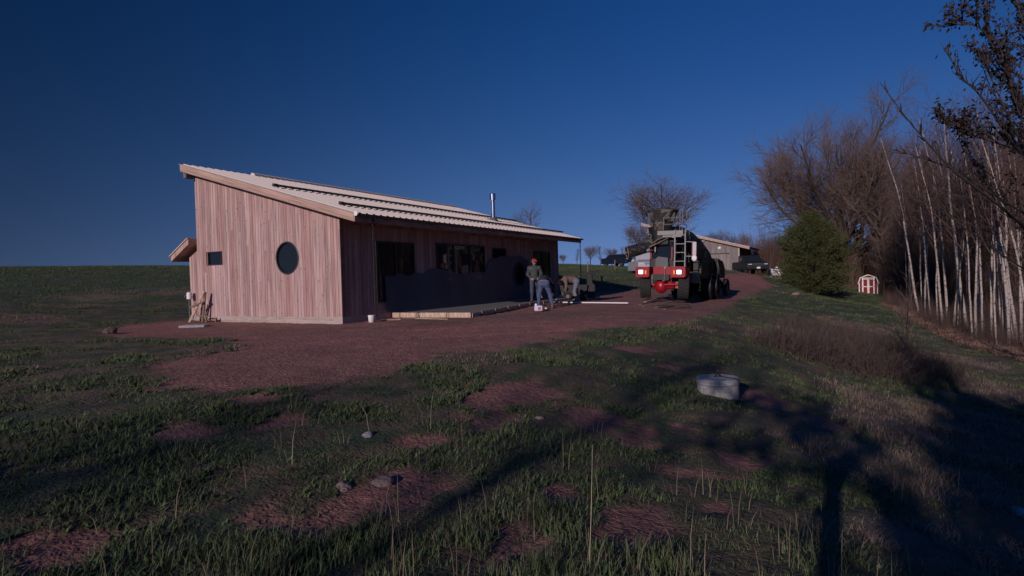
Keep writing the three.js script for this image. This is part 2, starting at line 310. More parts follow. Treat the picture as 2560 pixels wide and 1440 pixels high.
// ---------------------------------------------------------------- the timber house
{
  const W = 6.61, L = 15.46, S = 0.2876, SOFFIT = 3.17, TOP = 3.40, GO = 0.47, EO = 1.0, RO = 0.04, FO = 0.62;
  const R = rng(77), house = thing('timber_house', 'long timber-clad house with pale metal shed roof and round window', 'house', [HOUSE.x, 0, HOUSE.z], HOUSE_TURN);
  const soffitY = (x) => SOFFIT - S * x;
  part('foundation', [box(W + 0.5, 0.55, 0.2, [-(W + 0.5) / 2 + 0.005, -0.1, -0.1]), box(0.2, 0.55, L - 0.2, [-0.095, -0.1, -L / 2 - 0.1])], M.foundation, house);
  // gable wall with its two windows
  const cw = [-2.207, 1.978], CR = 0.5, sw = [-6.045, -5.315, 1.87, 2.335];
  let front;
  const gable = part('gable_wall', slab([[-W, 0.17], [0, 0.17], [0, soffitY(0)], [-W, soffitY(-W)]], 0.14, [circlePts(...cw, CR), [[sw[0], sw[2]], [sw[0], sw[3]], [sw[1], sw[3]], [sw[1], sw[2]]]]).translate(0, 0, -0.165), M.oldWood, house);
  const BW = 0.1202, n = 55, put = (poly, parent, place) => {
    const g = slab(poly, 0.02), uv = g.attributes.uv, du = R() * 3, dv = R() * 5;
    for (let i = 0; i < uv.count; i++) uv.setXY(i, uv.getX(i) + du, uv.getY(i) + dv);
    place(g); part('board', g, M.boards[Math.floor(R() ** 1.15 * M.boards.length)], parent);
  };
  for (let i = 0; i < n; i++) {
    const x0 = -W + i * BW + 0.0035, x1 = x0 + BW - 0.007, dz = (R() - 0.5) * 0.008, place = (g) => g.translate(0, 0, -0.02 + dz);
    const top = (x) => soffitY(x) - 0.004, bot = 0.17 - 0.006;
    const nearX = clamp(cw[0], x0, x1);
    if (Math.abs(nearX - cw[0]) < CR - 0.004) {
      const xs = [0, 0.25, 0.5, 0.75, 1].map((t) => lerp(x0, x1, t)), h = (x) => Math.sqrt(Math.max(0, CR * CR - (x - cw[0]) ** 2));
      put([...xs.map((x) => [x, cw[1] - h(x)]).reverse(), [x0, bot], [x1, bot]].reverse(), gable, place);
      put([...xs.map((x) => [x, cw[1] + h(x)]), [x1, top(x1)], [x0, top(x0)]], gable, place);
    } else if (x1 > sw[0] && x0 < sw[1]) {
      put([[x0, bot], [x1, bot], [x1, sw[2]], [x0, sw[2]]], gable, place);
      put([[x0, sw[3]], [x1, sw[3]], [x1, top(x1)], [x0, top(x0)]], gable, place);
    } else if (R() < 0.3) { // some courses are two lengths butted end to end
      const y = 1.2 + R() * 2.2;
      put([[x0, bot], [x1, bot], [x1, y - 0.003], [x0, y - 0.003]], gable, place);
      put([[x0, y], [x1, y], [x1, top(x1)], [x0, top(x0)]], gable, place);
    } else put([[x0, bot], [x1, bot], [x1, top(x1)], [x0, top(x0)]], gable, place);
  }
  const rw = part('round_window', new THREE.TorusGeometry(CR - 0.012, 0.028, 10, 64).translate(cw[0], cw[1], -0.01), M.frame, house);
  rw.userData.label = 'round porthole window in a dark frame';
  part('pane', new THREE.CircleGeometry(CR - 0.01, 64).translate(cw[0], cw[1], -0.05), M.glass, rw);
  const sq = part('small_window', [box(0.73, 0.03, 0.07, [-5.68, 2.318, -0.03]), box(0.73, 0.03, 0.07, [-5.68, 1.887, -0.03]), box(0.03, 0.405, 0.07, [-6.028, 2.1025, -0.03]), box(0.03, 0.405, 0.07, [-5.332, 2.1025, -0.03])], M.frame, house);
  part('pane', box(0.66, 0.4, 0.01, [-5.68, 2.1025, -0.05]), M.glass, sq);
  // lean-to along the back
  const lean = part('lean_to_wall', slab([[-7.1, 0.1], [-W - 0.004, 0.1], [-W - 0.004, 2.45], [-7.1, 2.2]], 6).translate(0, 0, -6.06), M.oldWood, house);
  for (let i = 0; i < 4; i++) { const x0 = -7.1 + i * 0.121, x1 = x0 + 0.115, t = (x) => 2.18 + (x + 7.1) * 0.5; put([[x0, 0.05], [x1, 0.05], [x1, t(x1)], [x0, t(x0)]], lean, (g) => g.translate(0, 0, -0.055)); }
  const lr = part('lean_to_roof', slab([[-7.62, 2.06], [-W - 0.005, 2.62], [-W - 0.005, 2.80], [-7.62, 2.24]], 6.4).translate(0, 0, -6.1), M.trim, house);
  lr.userData.label = 'low roof of the lean-to at the back with reddish fascia';
  part('roof_sheet', slab([[-7.66, 2.235], [-W - 0.005, 2.815], [-W - 0.005, 2.84], [-7.66, 2.26]], 6.46).translate(0, 0, -6.12), M.steel, lr);
  // long front wall, in shade
  front = part('front_wall', [box(0.14, SOFFIT - 0.17, L - 0.165, [-0.095, (SOFFIT + 0.17) / 2, -(L - 0.165) / 2 - 0.165]), slab([[-W, 0], [0, 0], [0, soffitY(0)], [-W, soffitY(-W)]], 0.14).translate(0, 0, -L - 0.001), box(0.14, soffitY(-W) - 0.1, L - 0.4, [-W + 0.075, soffitY(-W) / 2, -L / 2])], M.boards[1], house);
  const wins = [[-1.5, -3.45, 0.5, 2.45], [-4.7, -8.1, 0.55, 2.5], [-8.7, -9.9, 0.3, 2.45], [-12.6, -14.4, 0.6, 2.4]];
  for (let i = 0; i < 128; i++) {
    const z1 = -0.004 - i * 0.1207, z0 = z1 - 0.114, zm = (z0 + z1) / 2, w = wins.find((q) => zm < q[0] && zm > q[1]);
    const place = (g) => g.rotateY(Math.PI / 2).translate(-0.022, 0, 0), mk = (a, b) => { const g = [[-z1, a], [-z0, a], [-z0, b], [-z1, b]]; put(g, front, place); };
    if (w) { mk(0.165, w[2]); mk(w[3], SOFFIT - 0.28); } else mk(0.165, SOFFIT - 0.28);
  }
  for (const [za, zb, y0, y1] of wins) {
    const zc = (za + zb) / 2, len = za - zb, h = y1 - y0, fr = [box(0.08, 0.06, len, [-0.01, y0 + 0.03, zc]), box(0.08, 0.06, len, [-0.01, y1 - 0.03, zc])];
    const k = Math.max(1, Math.round(len / 1.1));
    for (let i = 0; i <= k; i++) fr.push(box(0.078, h - 0.12, 0.06, [-0.01, (y0 + y1) / 2, lerp(za - 0.03, zb + 0.03, i / k)]));
    const f = part('window', fr, M.frame, house);
    for (let i = 0; i < k; i++) { const a = lerp(za - 0.03, zb + 0.03, i / k), b = lerp(za - 0.03, zb + 0.03, (i + 1) / k); part('pane', box(0.012, h - 0.12, a - b - 0.06, [-0.018, (y0 + y1) / 2, (a + b) / 2]), M.glass, f); }
  }
  // blue-grey wall covering with a wavy top edge
  const wave = [[13.2, 0.3], [13.0, 0.75], [12.1, 1.15], [11.95, 1.9], [11.3, 2.13], [10.4, 2.15], [9.4, 2.12], [8.6, 2.03], [8.25, 1.75], [8.1, 1.45], [7.3, 1.4], [6.5, 1.37], [5.8, 1.44], [5.2, 1.5], [4.8, 1.6], [4.4, 1.58], [4.0, 1.46], [3.3, 1.4], [1.87, 1.36]].reverse();
  const sheet = new THREE.PlaneGeometry(1, 1, 190, 16), sp = sheet.attributes.position;
  for (let q = 0; q < sp.count; q++) { // loose plastic: wrinkles, billows and an uneven top
    const u = sp.getX(q) + 0.5, v = sp.getY(q) + 0.5, z = lerp(1.87, 13.2, u); let k = 0; while (k < wave.length - 2 && wave[k + 1][0] < z) k++;
    const top = lerp(wave[k][1], wave[k + 1][1], clamp((z - wave[k][0]) / (wave[k + 1][0] - wave[k][0]))) + (fbm(z * 2.3, 4, 3) - 0.5) * 0.16, y = lerp(0.19, top, v), round = smooth(0.75, 0.5, Math.hypot(z - 11.05, y - 1.3));
    sp.setXYZ(q, 0.016 + 0.012 * (1 - round) + (0.05 * fbm(z * 1.6 + y * 1.3, y * 0.9, 3) + 0.03 * Math.abs(fbm(z * 5 + y * 4, y * 1.4, 2) - 0.5)) * (1 - round), y, -z);
  }
  sheet.computeVertexNormals();
  const blue = part('wavy_wall_sheet', sheet, new THREE.MeshPhysicalMaterial({ color: new THREE.Color().setRGB(0.15, 0.22, 0.40), roughness: 0.4, transmission: 0.78, thickness: 0, side: THREE.DoubleSide }), house);
  blue.userData.label = 'loose bluish plastic sheeting with a wavy top edge on the shaded front';
  const rf = part('round_window', new THREE.TorusGeometry(0.5, 0.04, 8, 48).rotateY(Math.PI / 2).translate(0.05, 1.3, -11.05), M.frame, house);
  part('pane', new THREE.CircleGeometry(0.5, 48).rotateY(Math.PI / 2).translate(0.04, 1.3, -11.05), M.glass, rf);
  // roof: deck, barge boards, fascia, ribbed sheets, snow rails
  const ang = Math.atan(S), run = Math.hypot(W + RO + EO, (W + RO + EO) * S), deck = [[-W - RO, SOFFIT + S * (W + RO)], [EO, SOFFIT - S * EO], [EO, TOP - 0.03 - S * EO], [-W - RO, TOP - 0.03 + S * (W + RO)]];
  const roof = part('roof', slab(deck, L + GO + FO - 0.09).translate(0, 0, -L - FO + 0.045), M.trim, house);
  const barge = [[-W - RO, SOFFIT - 0.03 + S * (W + RO)], [EO - 0.002, SOFFIT - 0.03 - S * EO], [EO - 0.002, TOP - 0.035 - S * EO], [-W - RO, TOP - 0.035 + S * (W + RO)]];
  for (const z of [GO - 0.043, -L - FO]) { const g = slab(barge, 0.043).translate(0, 0, z), uv = g.attributes.uv; for (let i = 0; i < uv.count; i++) { const a = uv.getX(i), b = uv.getY(i); uv.setXY(i, b + S * a, a); } part('barge_board', g, M.trim, roof); }
  part('fascia', box(0.04, 0.235, L + GO + FO - 0.004, [EO + 0.021, SOFFIT - S * EO + 0.09, -(L + FO - GO) / 2]), M.trim, roof);
  const gut = new THREE.Shape(); gut.absarc(0, 0, 0.065, Math.PI, TAU); gut.lineTo(0.055, 0); gut.absarc(0, 0, 0.055, TAU, Math.PI, true);
  const gg = new THREE.ExtrudeGeometry(gut, { depth: L + GO + FO + 0.02, bevelEnabled: false }).translate(EO + 0.11, TOP - S * EO - 0.055, -L - FO - 0.01);
  part('gutter', gg, mat(0.09, 0.08, 0.08, 0.5), roof);
  part('gutter_end', cyl(0.068, 0.068, 0.02, [EO + 0.11, TOP - S * EO - 0.05, GO + 0.022], [Math.PI / 2, 0, 0], 20), M.white, roof);
  part('eave_beam', box(0.16, 0.2, 0.3, [-W - 0.03, SOFFIT + S * W - 0.12, 0.17]), M.grey, house);
  const pw = 0.868, pitch = pw / 3, np = Math.round((L + GO + FO) / pw), prof = (z0) => { const a = []; for (let k = 0; k < 3; k++) { const b = z0 + k * pitch; a.push([b, 0], [b + 0.16, 0], [b + 0.185, 0.032], [b + 0.255, 0.032], [b + 0.28, 0]); } return a; };
  const up = prof(0); up.push([pw - 0.002, 0]);
  const panelShape = [...up, ...up.slice().reverse().map(([a, b]) => [a, b - 0.006])];
  const pg = slab(panelShape, run + 0.1).rotateY(Math.PI / 2);   // ribs now run along +x, profile along -z
  pg.translate(-0.05, 0, 0).rotateZ(-ang).translate(-W - RO, TOP + S * (W + RO) - 0.02, 0);
  for (let i = 0; i < np; i++) { const m = part('roof_panel', pg, M.steel, roof); m.position.z = GO + 0.02 - i * (L + GO + FO + 0.04) / np; m.position.y = 0.001 * (i % 2); }
  part('ridge_cap', [slab([[-0.04, -0.02], [0.16, -0.02], [0.16, 0.035], [-0.04, 0.06]], L + FO - 2.34).rotateZ(-ang).translate(-W - RO, TOP + S * (W + RO) + 0.03, -L - FO)], M.steel, roof);
  for (const x of [-2.95, -0.15]) {
    const y = TOP - S * x + 0.075, g = [box(0.05, 0.07, L + FO + 0.15, [x, y, -(L + FO + 0.75) / 2 + 0.03], [0, 0, -ang]), box(0.09, 0.09, 0.16, [x, y, -0.28], [0, 0, -ang])];
    for (let i = 0; i < 54; i++) g.push(box(0.06, 0.09, 0.04, [x + 0.03, TOP - S * (x + 0.03) + 0.035, -0.36 - i * pitch], [0, 0, -ang]));
    part('snow_rail', g, M.rail, roof);
  }
  const cx = -1.95, cz = -12.25, cy = TOP - S * cx;
  const pipeMesh = part('stove_pipe', [cyl(0.1, 0.1, 1.05, [cx, cy + 0.5, cz], undefined, 24)], M.chrome, house);
  part('rain_cap', [cyl(0.155, 0.155, 0.3, [cx, cy + 1.12, cz], undefined, 24), cyl(0.13, 0.155, 0.03, [cx, cy + 1.285, cz], undefined, 24)], M.chrome, pipeMesh);
  part('flashing', [new THREE.CylinderGeometry(0.14, 0.24, 0.16, 24).translate(cx, cy + 0.06, cz), box(0.6, 0.012, 0.55, [cx, cy + 0.035, cz], [0, 0, -ang])], M.aluminium, pipeMesh);
  // inside floor keeps the rooms dark
  part('floor', box(W - 0.3, 0.1, L - 0.3, [-W / 2, 0.05, -L / 2]), M.concrete, house);
}
const hp = (x, y, z) => { const p = hl(x, z); p.y = y; return p; };
// rain chains
for (const [z, len, label] of [[-0.25, 2.9, 'rain chain hanging from the near end of the gutter'], [-15.9, 2.4, 'rain chain hanging from the far end of the gutter']]) {
  const p = hp(1.05, 3.05, z), t = thing('rain_chain', label, 'rain chain', [p.x, 3.05 - len, p.z], HOUSE_TURN, 'rain chains on the eave');
  const g = []; for (let i = 0; i < len / 0.075; i++) g.push(new THREE.TorusGeometry(0.035, 0.011, 5, 10).scale(0.8, 1.25, 1).rotateY(i % 2 ? Math.PI / 2 : 0.3).translate(0, len - 0.05 - i * 0.075, 0));
  part('chain_links', g, mat(0.05, 0.045, 0.045, 0.6, { metalness: 0.4 }), t);
}

// ---------------------------------------------------------------- things round the house
const hspin = (x, z, extra = 0) => HOUSE_TURN + extra;
{ // new concrete patio inside its form boards
  const p = hp(0, 0, 0), t = thing('concrete_patio', 'freshly poured concrete patio slab along the shaded house front', 'patio', [p.x, 0, p.z], HOUSE_TURN);
  const plan = [[0.06, 2.2], [2.86, 2.4], [2.35, 5], [1.75, 8.5], [1.6, 12], [1.6, 15.2], [0.06, 15.2]];
  part('slab', slab(plan.map(([x, z]) => [x, z]), 0.2).rotateX(-Math.PI / 2).translate(0, -0.06, 0), M.wetConcrete, t);
  const front = (a, b) => beam([lerp(0.06, 2.9, a), 0.085, -lerp(2.17, 2.37, a)], [lerp(0.06, 2.9, b), 0.085, -lerp(2.17, 2.37, b)], 0.04, 0.15);
  for (const [a, b] of [[0, 0.335], [0.343, 0.73], [0.738, 1]]) part('form_board', front(a, b), M.lumber, t);
  const side = [[2.9, 2.42], [2.38, 5], [1.78, 8.5], [1.63, 12], [1.63, 15.2]];
  for (let i = 0; i < 4; i++) part('form_board', beam([side[i][0], 0.07, -side[i][1] - 0.02], [side[i + 1][0], 0.07, -side[i + 1][1] + 0.02], 0.04, 0.13), M.lumber, t);
  for (const [x, z] of [[0.97, 2.29], [2.08, 2.37], [0.35, 2.24]]) part('stake', box(0.045, 0.26, 0.045, [x, 0.04, -z + 0.06]), M.oldWood, t);
  for (let i = 0; i < 7; i++) { const k = 3.2 + i * 1.3, x = k < 5 ? lerp(2.9, 2.38, (k - 2.4) / 2.6) : lerp(2.38, 1.78, clamp((k - 5) / 3.5)); part('stake', box(0.04, 0.26, 0.04, [x + 0.06, 0.04, -k]), M.oldWood, t); }
}
{ // white bucket by the corner
  const p = hp(0.55, 0, -0.62), t = thing('white_bucket', 'white plastic pail on the soil at the house corner', 'bucket', [p.x, -0.02, p.z]);
  const prof = [[0, 0.004], [0.085, 0.004], [0.098, 0.17], [0.104, 0.175], [0.104, 0.2], [0.096, 0.2], [0.08, 0.02], [0, 0.02]].map(([a, b]) => new THREE.Vector2(a, b));
  part('pail', new THREE.LatheGeometry(prof, 28), M.white, t);
  part('lid', cyl(0.1, 0.1, 0.018, [0, 0.205, 0], undefined, 28), M.white, t);
}
{ // timber trestle, spigot and slab at the far end of the gable
  const p = land(487, 818), t = thing('flagstone', 'flat grey concrete slab lying in front of the leaning timbers', 'paving slab', [p.x, groundY(p.x, p.z), p.z], 0.12);
  part('slab', rbox(0.72, 0.07, 0.5, [0, 0.035, 0], [0, 0, 0], 0.012), M.concrete, t);
  const q = land(497, 806), b = thing('wooden_trestle', 'rough dark timber trestle leaning at the far end of the gable', 'trestle', [q.x, groundY(q.x, q.z), q.z], HOUSE_TURN + 0.3);
  part('leg', beam([-0.28, 0, 0.1], [0.2, 1.02, -0.05], 0.05, 0.07), M.lumber, b);
  part('leg', beam([0.06, 0, -0.1], [0.22, 1.0, -0.09], 0.05, 0.06), M.oldWood, b);
  part('leg', beam([-0.2, 0, -0.3], [0.0, 0.62, -0.2], 0.04, 0.05), M.oldWood, b);
  part('crosspiece', beam([-0.22, 0.5, 0.1], [0.22, 0.68, 0.0], 0.05, 0.06), M.oldWood, b);
  part('crosspiece', beam([-0.05, 0.2, 0.0], [0.42, 0.19, 0.02], 0.03, 0.03), M.oldWood, b);
  part('runner', beam([-0.1, 0.05, -0.25], [0.66, 0.06, -0.05], 0.04, 0.05), M.oldWood, b);
  part('foot', box(0.05, 0.14, 0.05, [0.62, 0.07, -0.03]), M.oldWood, b);
  part('foot', box(0.05, 0.16, 0.05, [0.3, 0.08, 0.02]), M.oldWood, b);
  const w = hp(-6.95, 0, 0.14), s = thing('wall_hydrant', 'white capped water pipe standing against the corner of the cladding', 'pipe', [w.x, groundY(w.x, w.z), w.z], HOUSE_TURN);
  part('riser', rod([0.02, 0, 0], [0.02, 0.78, 0], 0.018, 0.018, 10), M.grey, s);
  part('conduit', pipe([[0.14, 0, 0], [0.13, 0.4, 0.02], [0.09, 0.72, 0]], 0.012), M.black, s);
  part('cap', [cyl(0.085, 0.085, 0.2, [0.04, 0.84, 0], undefined, 20), ball(0.085, [0.04, 0.94, 0], [1, 0.45, 1], 18)], M.white, s);
  part('spout', pipe([[0, 0.86, 0.03], [-0.09, 0.86, 0.05], [-0.12, 0.8, 0.06]], 0.018), M.grey, s);
}
function stone(px, py, r, seed, label, color = [0.3, 0.24, 0.23], squash = 0.6, group) {
  const p = land(px, py), g = new THREE.IcosahedronGeometry(r, 4), a = g.attributes.position, k = seed * 3.7;
  for (let i = 0; i < a.count; i++) { const v = V().fromBufferAttribute(a, i), n = 1 + (fbm(v.x / r * 1.3 + k, v.y / r * 1.3 + v.z / r * 1.1 + k, 3) - 0.5) * 0.7; a.setXYZ(i, v.x * n, Math.max(-r * 0.25, v.y * n * squash), v.z * n * 0.85); }
  g.computeVertexNormals();
  const m = solo('stone', g, mat(...color, 0.95, { map: speck, bumpMap: lump, bumpScale: 0.01 }), label, 'stone', group);
  m.position.set(p.x, p.y + r * squash * 0.4, p.z); m.rotation.y = seed; return m;
}
stone(275, 834, 0.17, 1, 'dark stone lying on the soil left of the house', [0.12, 0.09, 0.08], 0.8);
stone(862, 1228, 0.075, 2, 'pale pinkish stone half sunk in the bare patch', [0.26, 0.19, 0.185]);
stone(958, 1217, 0.085, 3, 'rounded pale stone right of another in the bare patch', [0.24, 0.185, 0.185]);
stone(920, 1100, 0.07, 4, 'small grey stone among foreground weeds', [0.3, 0.28, 0.32]);
stone(2550, 1296, 0.09, 5, 'whitish stone at the right edge in the shaded bank', [0.45, 0.47, 0.52], 0.7);
stone(1350, 1050, 0.05, 6, 'small stone on the bare patch below the yard', [0.36, 0.28, 0.27]);
stone(1990, 738, 0.3, 7, 'flat reddish stone in front of the round evergreen', [0.34, 0.22, 0.19], 0.5);
stone(2105, 728, 0.4, 8, 'grey boulder right of the round evergreen', [0.24, 0.19, 0.18], 0.8);
{ // concrete well ring with lid
  const p = land(1795, 990), t = thing('well_ring', 'round concrete well ring with a lid and rope in the grass', 'well cover', [p.x, p.y - 0.12, p.z], 0.4);
  part('ring', [new THREE.LatheGeometry([[0, 0], [0.285, 0], [0.29, 0.02], [0.29, 0.29], [0.283, 0.298], [0, 0.298]].map((a) => new THREE.Vector2(...a)), 56)], M.concrete, t);
  const lid = part('lid', [new THREE.LatheGeometry([[0, 0.301], [0.292, 0.301], [0.3, 0.308], [0.3, 0.375], [0.29, 0.385], [0, 0.389]].map((a) => new THREE.Vector2(...a)), 56)], mat(0.46, 0.46, 0.48, 0.95, { map: speck, bumpMap: lump, bumpScale: 0.003 }), t);
  part('handle', new THREE.TorusGeometry(0.05, 0.009, 8, 20, Math.PI).translate(0, 0.385, 0), M.black, lid);
  part('rope', pipe([[-0.04, 0.41, 0], [0.02, 0.405, 0.06], [0.06, 0.395, 0.16], [0.09, 0.393, 0.26], [0.11, 0.37, 0.308], [0.1, 0.28, 0.31], [0.13, 0.14, 0.3]], 0.006), M.black, t);
}
{ // boards lying about
  const plank = (name, a, b, w, th, m, label, cat, group) => {
    const pa = land(...a), pb = land(...b), c = pa.clone().add(pb).multiplyScalar(0.5), t = V(c.x, Math.max(groundY(c.x, c.z), (pa.y + pb.y) / 2) + th / 2 + 0.015, c.z);
    const o = solo(name, rbox(w, th, pa.distanceTo(pb), [0, 0, 0], undefined, 0.006, 1), m, label, cat, group); o.position.copy(t); o.rotation.y = Math.atan2(pb.x - pa.x, pb.z - pa.z); return o;
  };
  plank('screed_board', [1392, 757], [1571, 764], 0.09, 0.045, M.whiteTrim, 'long white board on the soil reaching towards the truck', 'board');
  plank('plank', [1302, 757], [1392, 757], 0.11, 0.05, M.lumber, 'pale plank under the worker in jeans', 'plank');
  plank('plank', [1330, 748], [1395, 751], 0.12, 0.04, M.lumber, 'short pale plank lying behind the bent worker', 'plank');
  plank('plank', [958, 803], [1008, 801], 0.06, 0.02, M.lumber, 'thin lath on the soil left of the form boards', 'plank');
  plank('plank', [1040, 800], [1120, 799], 0.05, 0.02, M.lumber, 'thin lath below the pale form boards', 'plank');
  const spots = [[1600, 762, 1660, 752], [1606, 766, 1690, 764], [1625, 769, 1720, 768], [1648, 760, 1700, 757], [1640, 771, 1680, 769], [1660, 773, 1722, 771], [1612, 756, 1640, 751]], named = ['long grey scrap board leftmost in front of the mixer', 'scrap board lying crosswise before the mixer wheels', 'longest scrap board in the pile before the mixer', 'scrap board nearest the mixer front wheels', 'short scrap board in the middle of the scrap pile', 'scrap board nearest the grass edge', 'short orange-brown scrap board on the pile'];
  spots.forEach(([a, b, c, d], i) => plank('scrap_board', [a, b], [c, d], 0.14, 0.05, i === 6 ? M.trim : i % 2 ? M.oldWood : mat(0.2, 0.16, 0.14, 0.9, { map: grain }), named[i], 'board', 'scrap boards before the mixer'));
}
{ // jug and bottle on the soil
  const p = land(1347, 780), t = thing('plastic_jug', 'pale bluish plastic jug with a red label on the soil', 'jug', [p.x, p.y + 0.02, p.z], -0.2);
  part('body', rbox(0.3, 0.2, 0.18, [0, 0.1, 0], undefined, 0.05, 3), mat(0.52, 0.55, 0.66, 0.4), t);
  part('label', box(0.1, 0.11, 0.004, [0.04, 0.1, 0.0925]), mat(0.5, 0.08, 0.14, 0.6), t);
  part('neck', cyl(0.035, 0.05, 0.08, [-0.09, 0.225, 0], undefined, 16), M.white, t);
  const q = land(1364, 777), b = thing('spray_bottle', 'small white bottle with a black cap lying beside the jug', 'bottle', [q.x, q.y + 0.02, q.z], 0.1);
  part('body', cyl(0.045, 0.045, 0.12, [-0.02, 0.045, 0], [0, 0, Math.PI / 2], 18), M.white, b);
  part('cap', [cyl(0.02, 0.03, 0.06, [0.07, 0.045, 0], [0, 0, -Math.PI / 2], 14), new THREE.TorusGeometry(0.035, 0.01, 8, 16).rotateX(1.2).translate(0.12, 0.045, 0)], M.black, b);
  const s = land(1345, 783), e = solo('rebar_rod', rod([-0.36, 0, 0.02], [0.4, 0.01, 0], 0.012, 0.012, 8), mat(0.12, 0.06, 0.05, 0.8), 'thin rusty rod lying under the plastic jug', 'rod'); e.position.set(s.x, s.y + 0.02, s.z);
}
{ // dark machine behind the third worker
  const p = at(1446, 742, 28.2), y = groundY(p.x, p.z), t = thing('power_buggy', 'black boxy machine with tall tapered back behind the bent worker', 'machine', [p.x, y, p.z], -0.1);
  part('tub', slab([[-0.75, 0.22], [0.35, 0.22], [0.42, 0.72], [-0.85, 0.72]], 0.8, [], 0.02).translate(0, 0, -0.4), M.black, t);
  part('engine_tower', slab([[0.38, 0.12], [0.78, 0.12], [0.76, 0.72], [0.66, 0.78], [0.62, 1.2], [0.46, 1.24]], 0.5, [], 0.02).translate(0, 0, -0.25), M.black, t);
  part('handle', [box(0.2, 0.08, 0.3, [0.7, 1.08, 0]), box(0.14, 0.06, 0.4, [0.54, 1.29, 0])], M.black, t);
  for (const [x, z] of [[-0.5, 0.4], [-0.5, -0.4], [0.35, 0.4], [0.35, -0.4]]) { const w = part('wheel', new THREE.TorusGeometry(0.14, 0.07, 8, 24).translate(x, 0.21, z), M.rubber, t); part('rim', cyl(0.09, 0.09, 0.06, [x, 0.21, z], [Math.PI / 2, 0, 0], 16), M.grey, w); }
  part('platform', box(0.3, 0.05, 0.5, [0.85, 0.14, 0]), M.grey, t);
}
// fence posts in the pasture behind the yard
[[1505, 729, 38, 0.85, 0.06, 'weathered fence post with a leaning brace beside the yard'], [1470, 703, 50, 0.9, 0.05, 'thin fence post further out in the pasture'], [1538, 698, 52, 0.9, 0.05, 'thin fence post left of the mixer truck']].forEach(([px, py, z, h, r, label], i) => {
  const p = at(px, py, z), t = thing('fence_post', label, 'fence post', [p.x, groundY(p.x, p.z), p.z], 0, 'pasture fence posts');
  part('post', [rod([0, -0.1, 0], [0.02, h, 0], r, r * 0.92, 10)], M.oldWood, t);
  if (!i) part('brace', rod([0.1, 0, 0.1], [0.5, 0.45, 0.05], 0.03, 0.03, 8), M.oldWood, t);
});
{ // the post that carries the camera; its shadow falls across the foreground
  const t = thing('camera_post', 'wooden post with the camera box, its shadow on the foreground grass', 'post', [-0.17, groundY(-0.17, 0.1), 0.1], 0);
  const h = EYE - groundY(-0.17, 0.1);
  part('post', rbox(0.1, h - 0.1, 0.1, [0, (h - 0.1) / 2, 0], [0, 0.5, 0], 0.008), M.oldWood, t);
  part('camera_box', rbox(0.14, 0.2, 0.1, [0.0, h + 0.02, 0.05], [0, 0.1, 0], 0.02), M.grey, t);
  part('strap', rbox(0.08, 0.06, 0.06, [-0.1, h - 0.32, 0.03], undefined, 0.01), M.black, t);
}

// ---------------------------------------------------------------- vehicles
function wheel(parent, x, y, z, r, w, lugs = 22, rimColor = M.grey, turn = 0) {
  const g = new THREE.Group(); g.name = 'wheel'; g.position.set(x, y, z); g.rotation.y = turn; parent.add(g);
  const hw = w / 2, prof = [[r * 0.56, -hw * 0.86], [r * 0.8, -hw], [r * 0.93, -hw * 0.96], [r * 0.975, -hw * 0.78], [r * 0.975, hw * 0.78], [r * 0.93, hw * 0.96], [r * 0.8, hw], [r * 0.56, hw * 0.86]].map(([a, b]) => new THREE.Vector2(a, b));
  const tyre = [new THREE.LatheGeometry(prof, 40).rotateZ(Math.PI / 2)];
  for (let i = 0; i < lugs; i++) { const a = i / lugs * TAU; for (const s of [-1, 1]) { const b = box(hw * 0.82, 0.045, r * 0.13, [s * hw * 0.5, r * 0.985, 0], [0, s * 0.35, 0]); b.rotateX(a + (s > 0 ? Math.PI / lugs : 0)); tyre.push(b); } }
  part('tyre', tyre, M.rubber, g);
  part('rim', [cyl(r * 0.57, r * 0.57, w * 0.5, [0, 0, 0], [0, 0, Math.PI / 2], 28), cyl(r * 0.25, r * 0.3, w * 0.75, [0, 0, 0], [0, 0, Math.PI / 2], 16), ...Array.from({ length: 8 }, (_, i) => { const a = i / 8 * TAU; return cyl(0.02, 0.02, w * 0.62, [0, Math.cos(a) * r * 0.4, Math.sin(a) * r * 0.4], [0, 0, Math.PI / 2], 6); })], rimColor, g);
  return g;
}
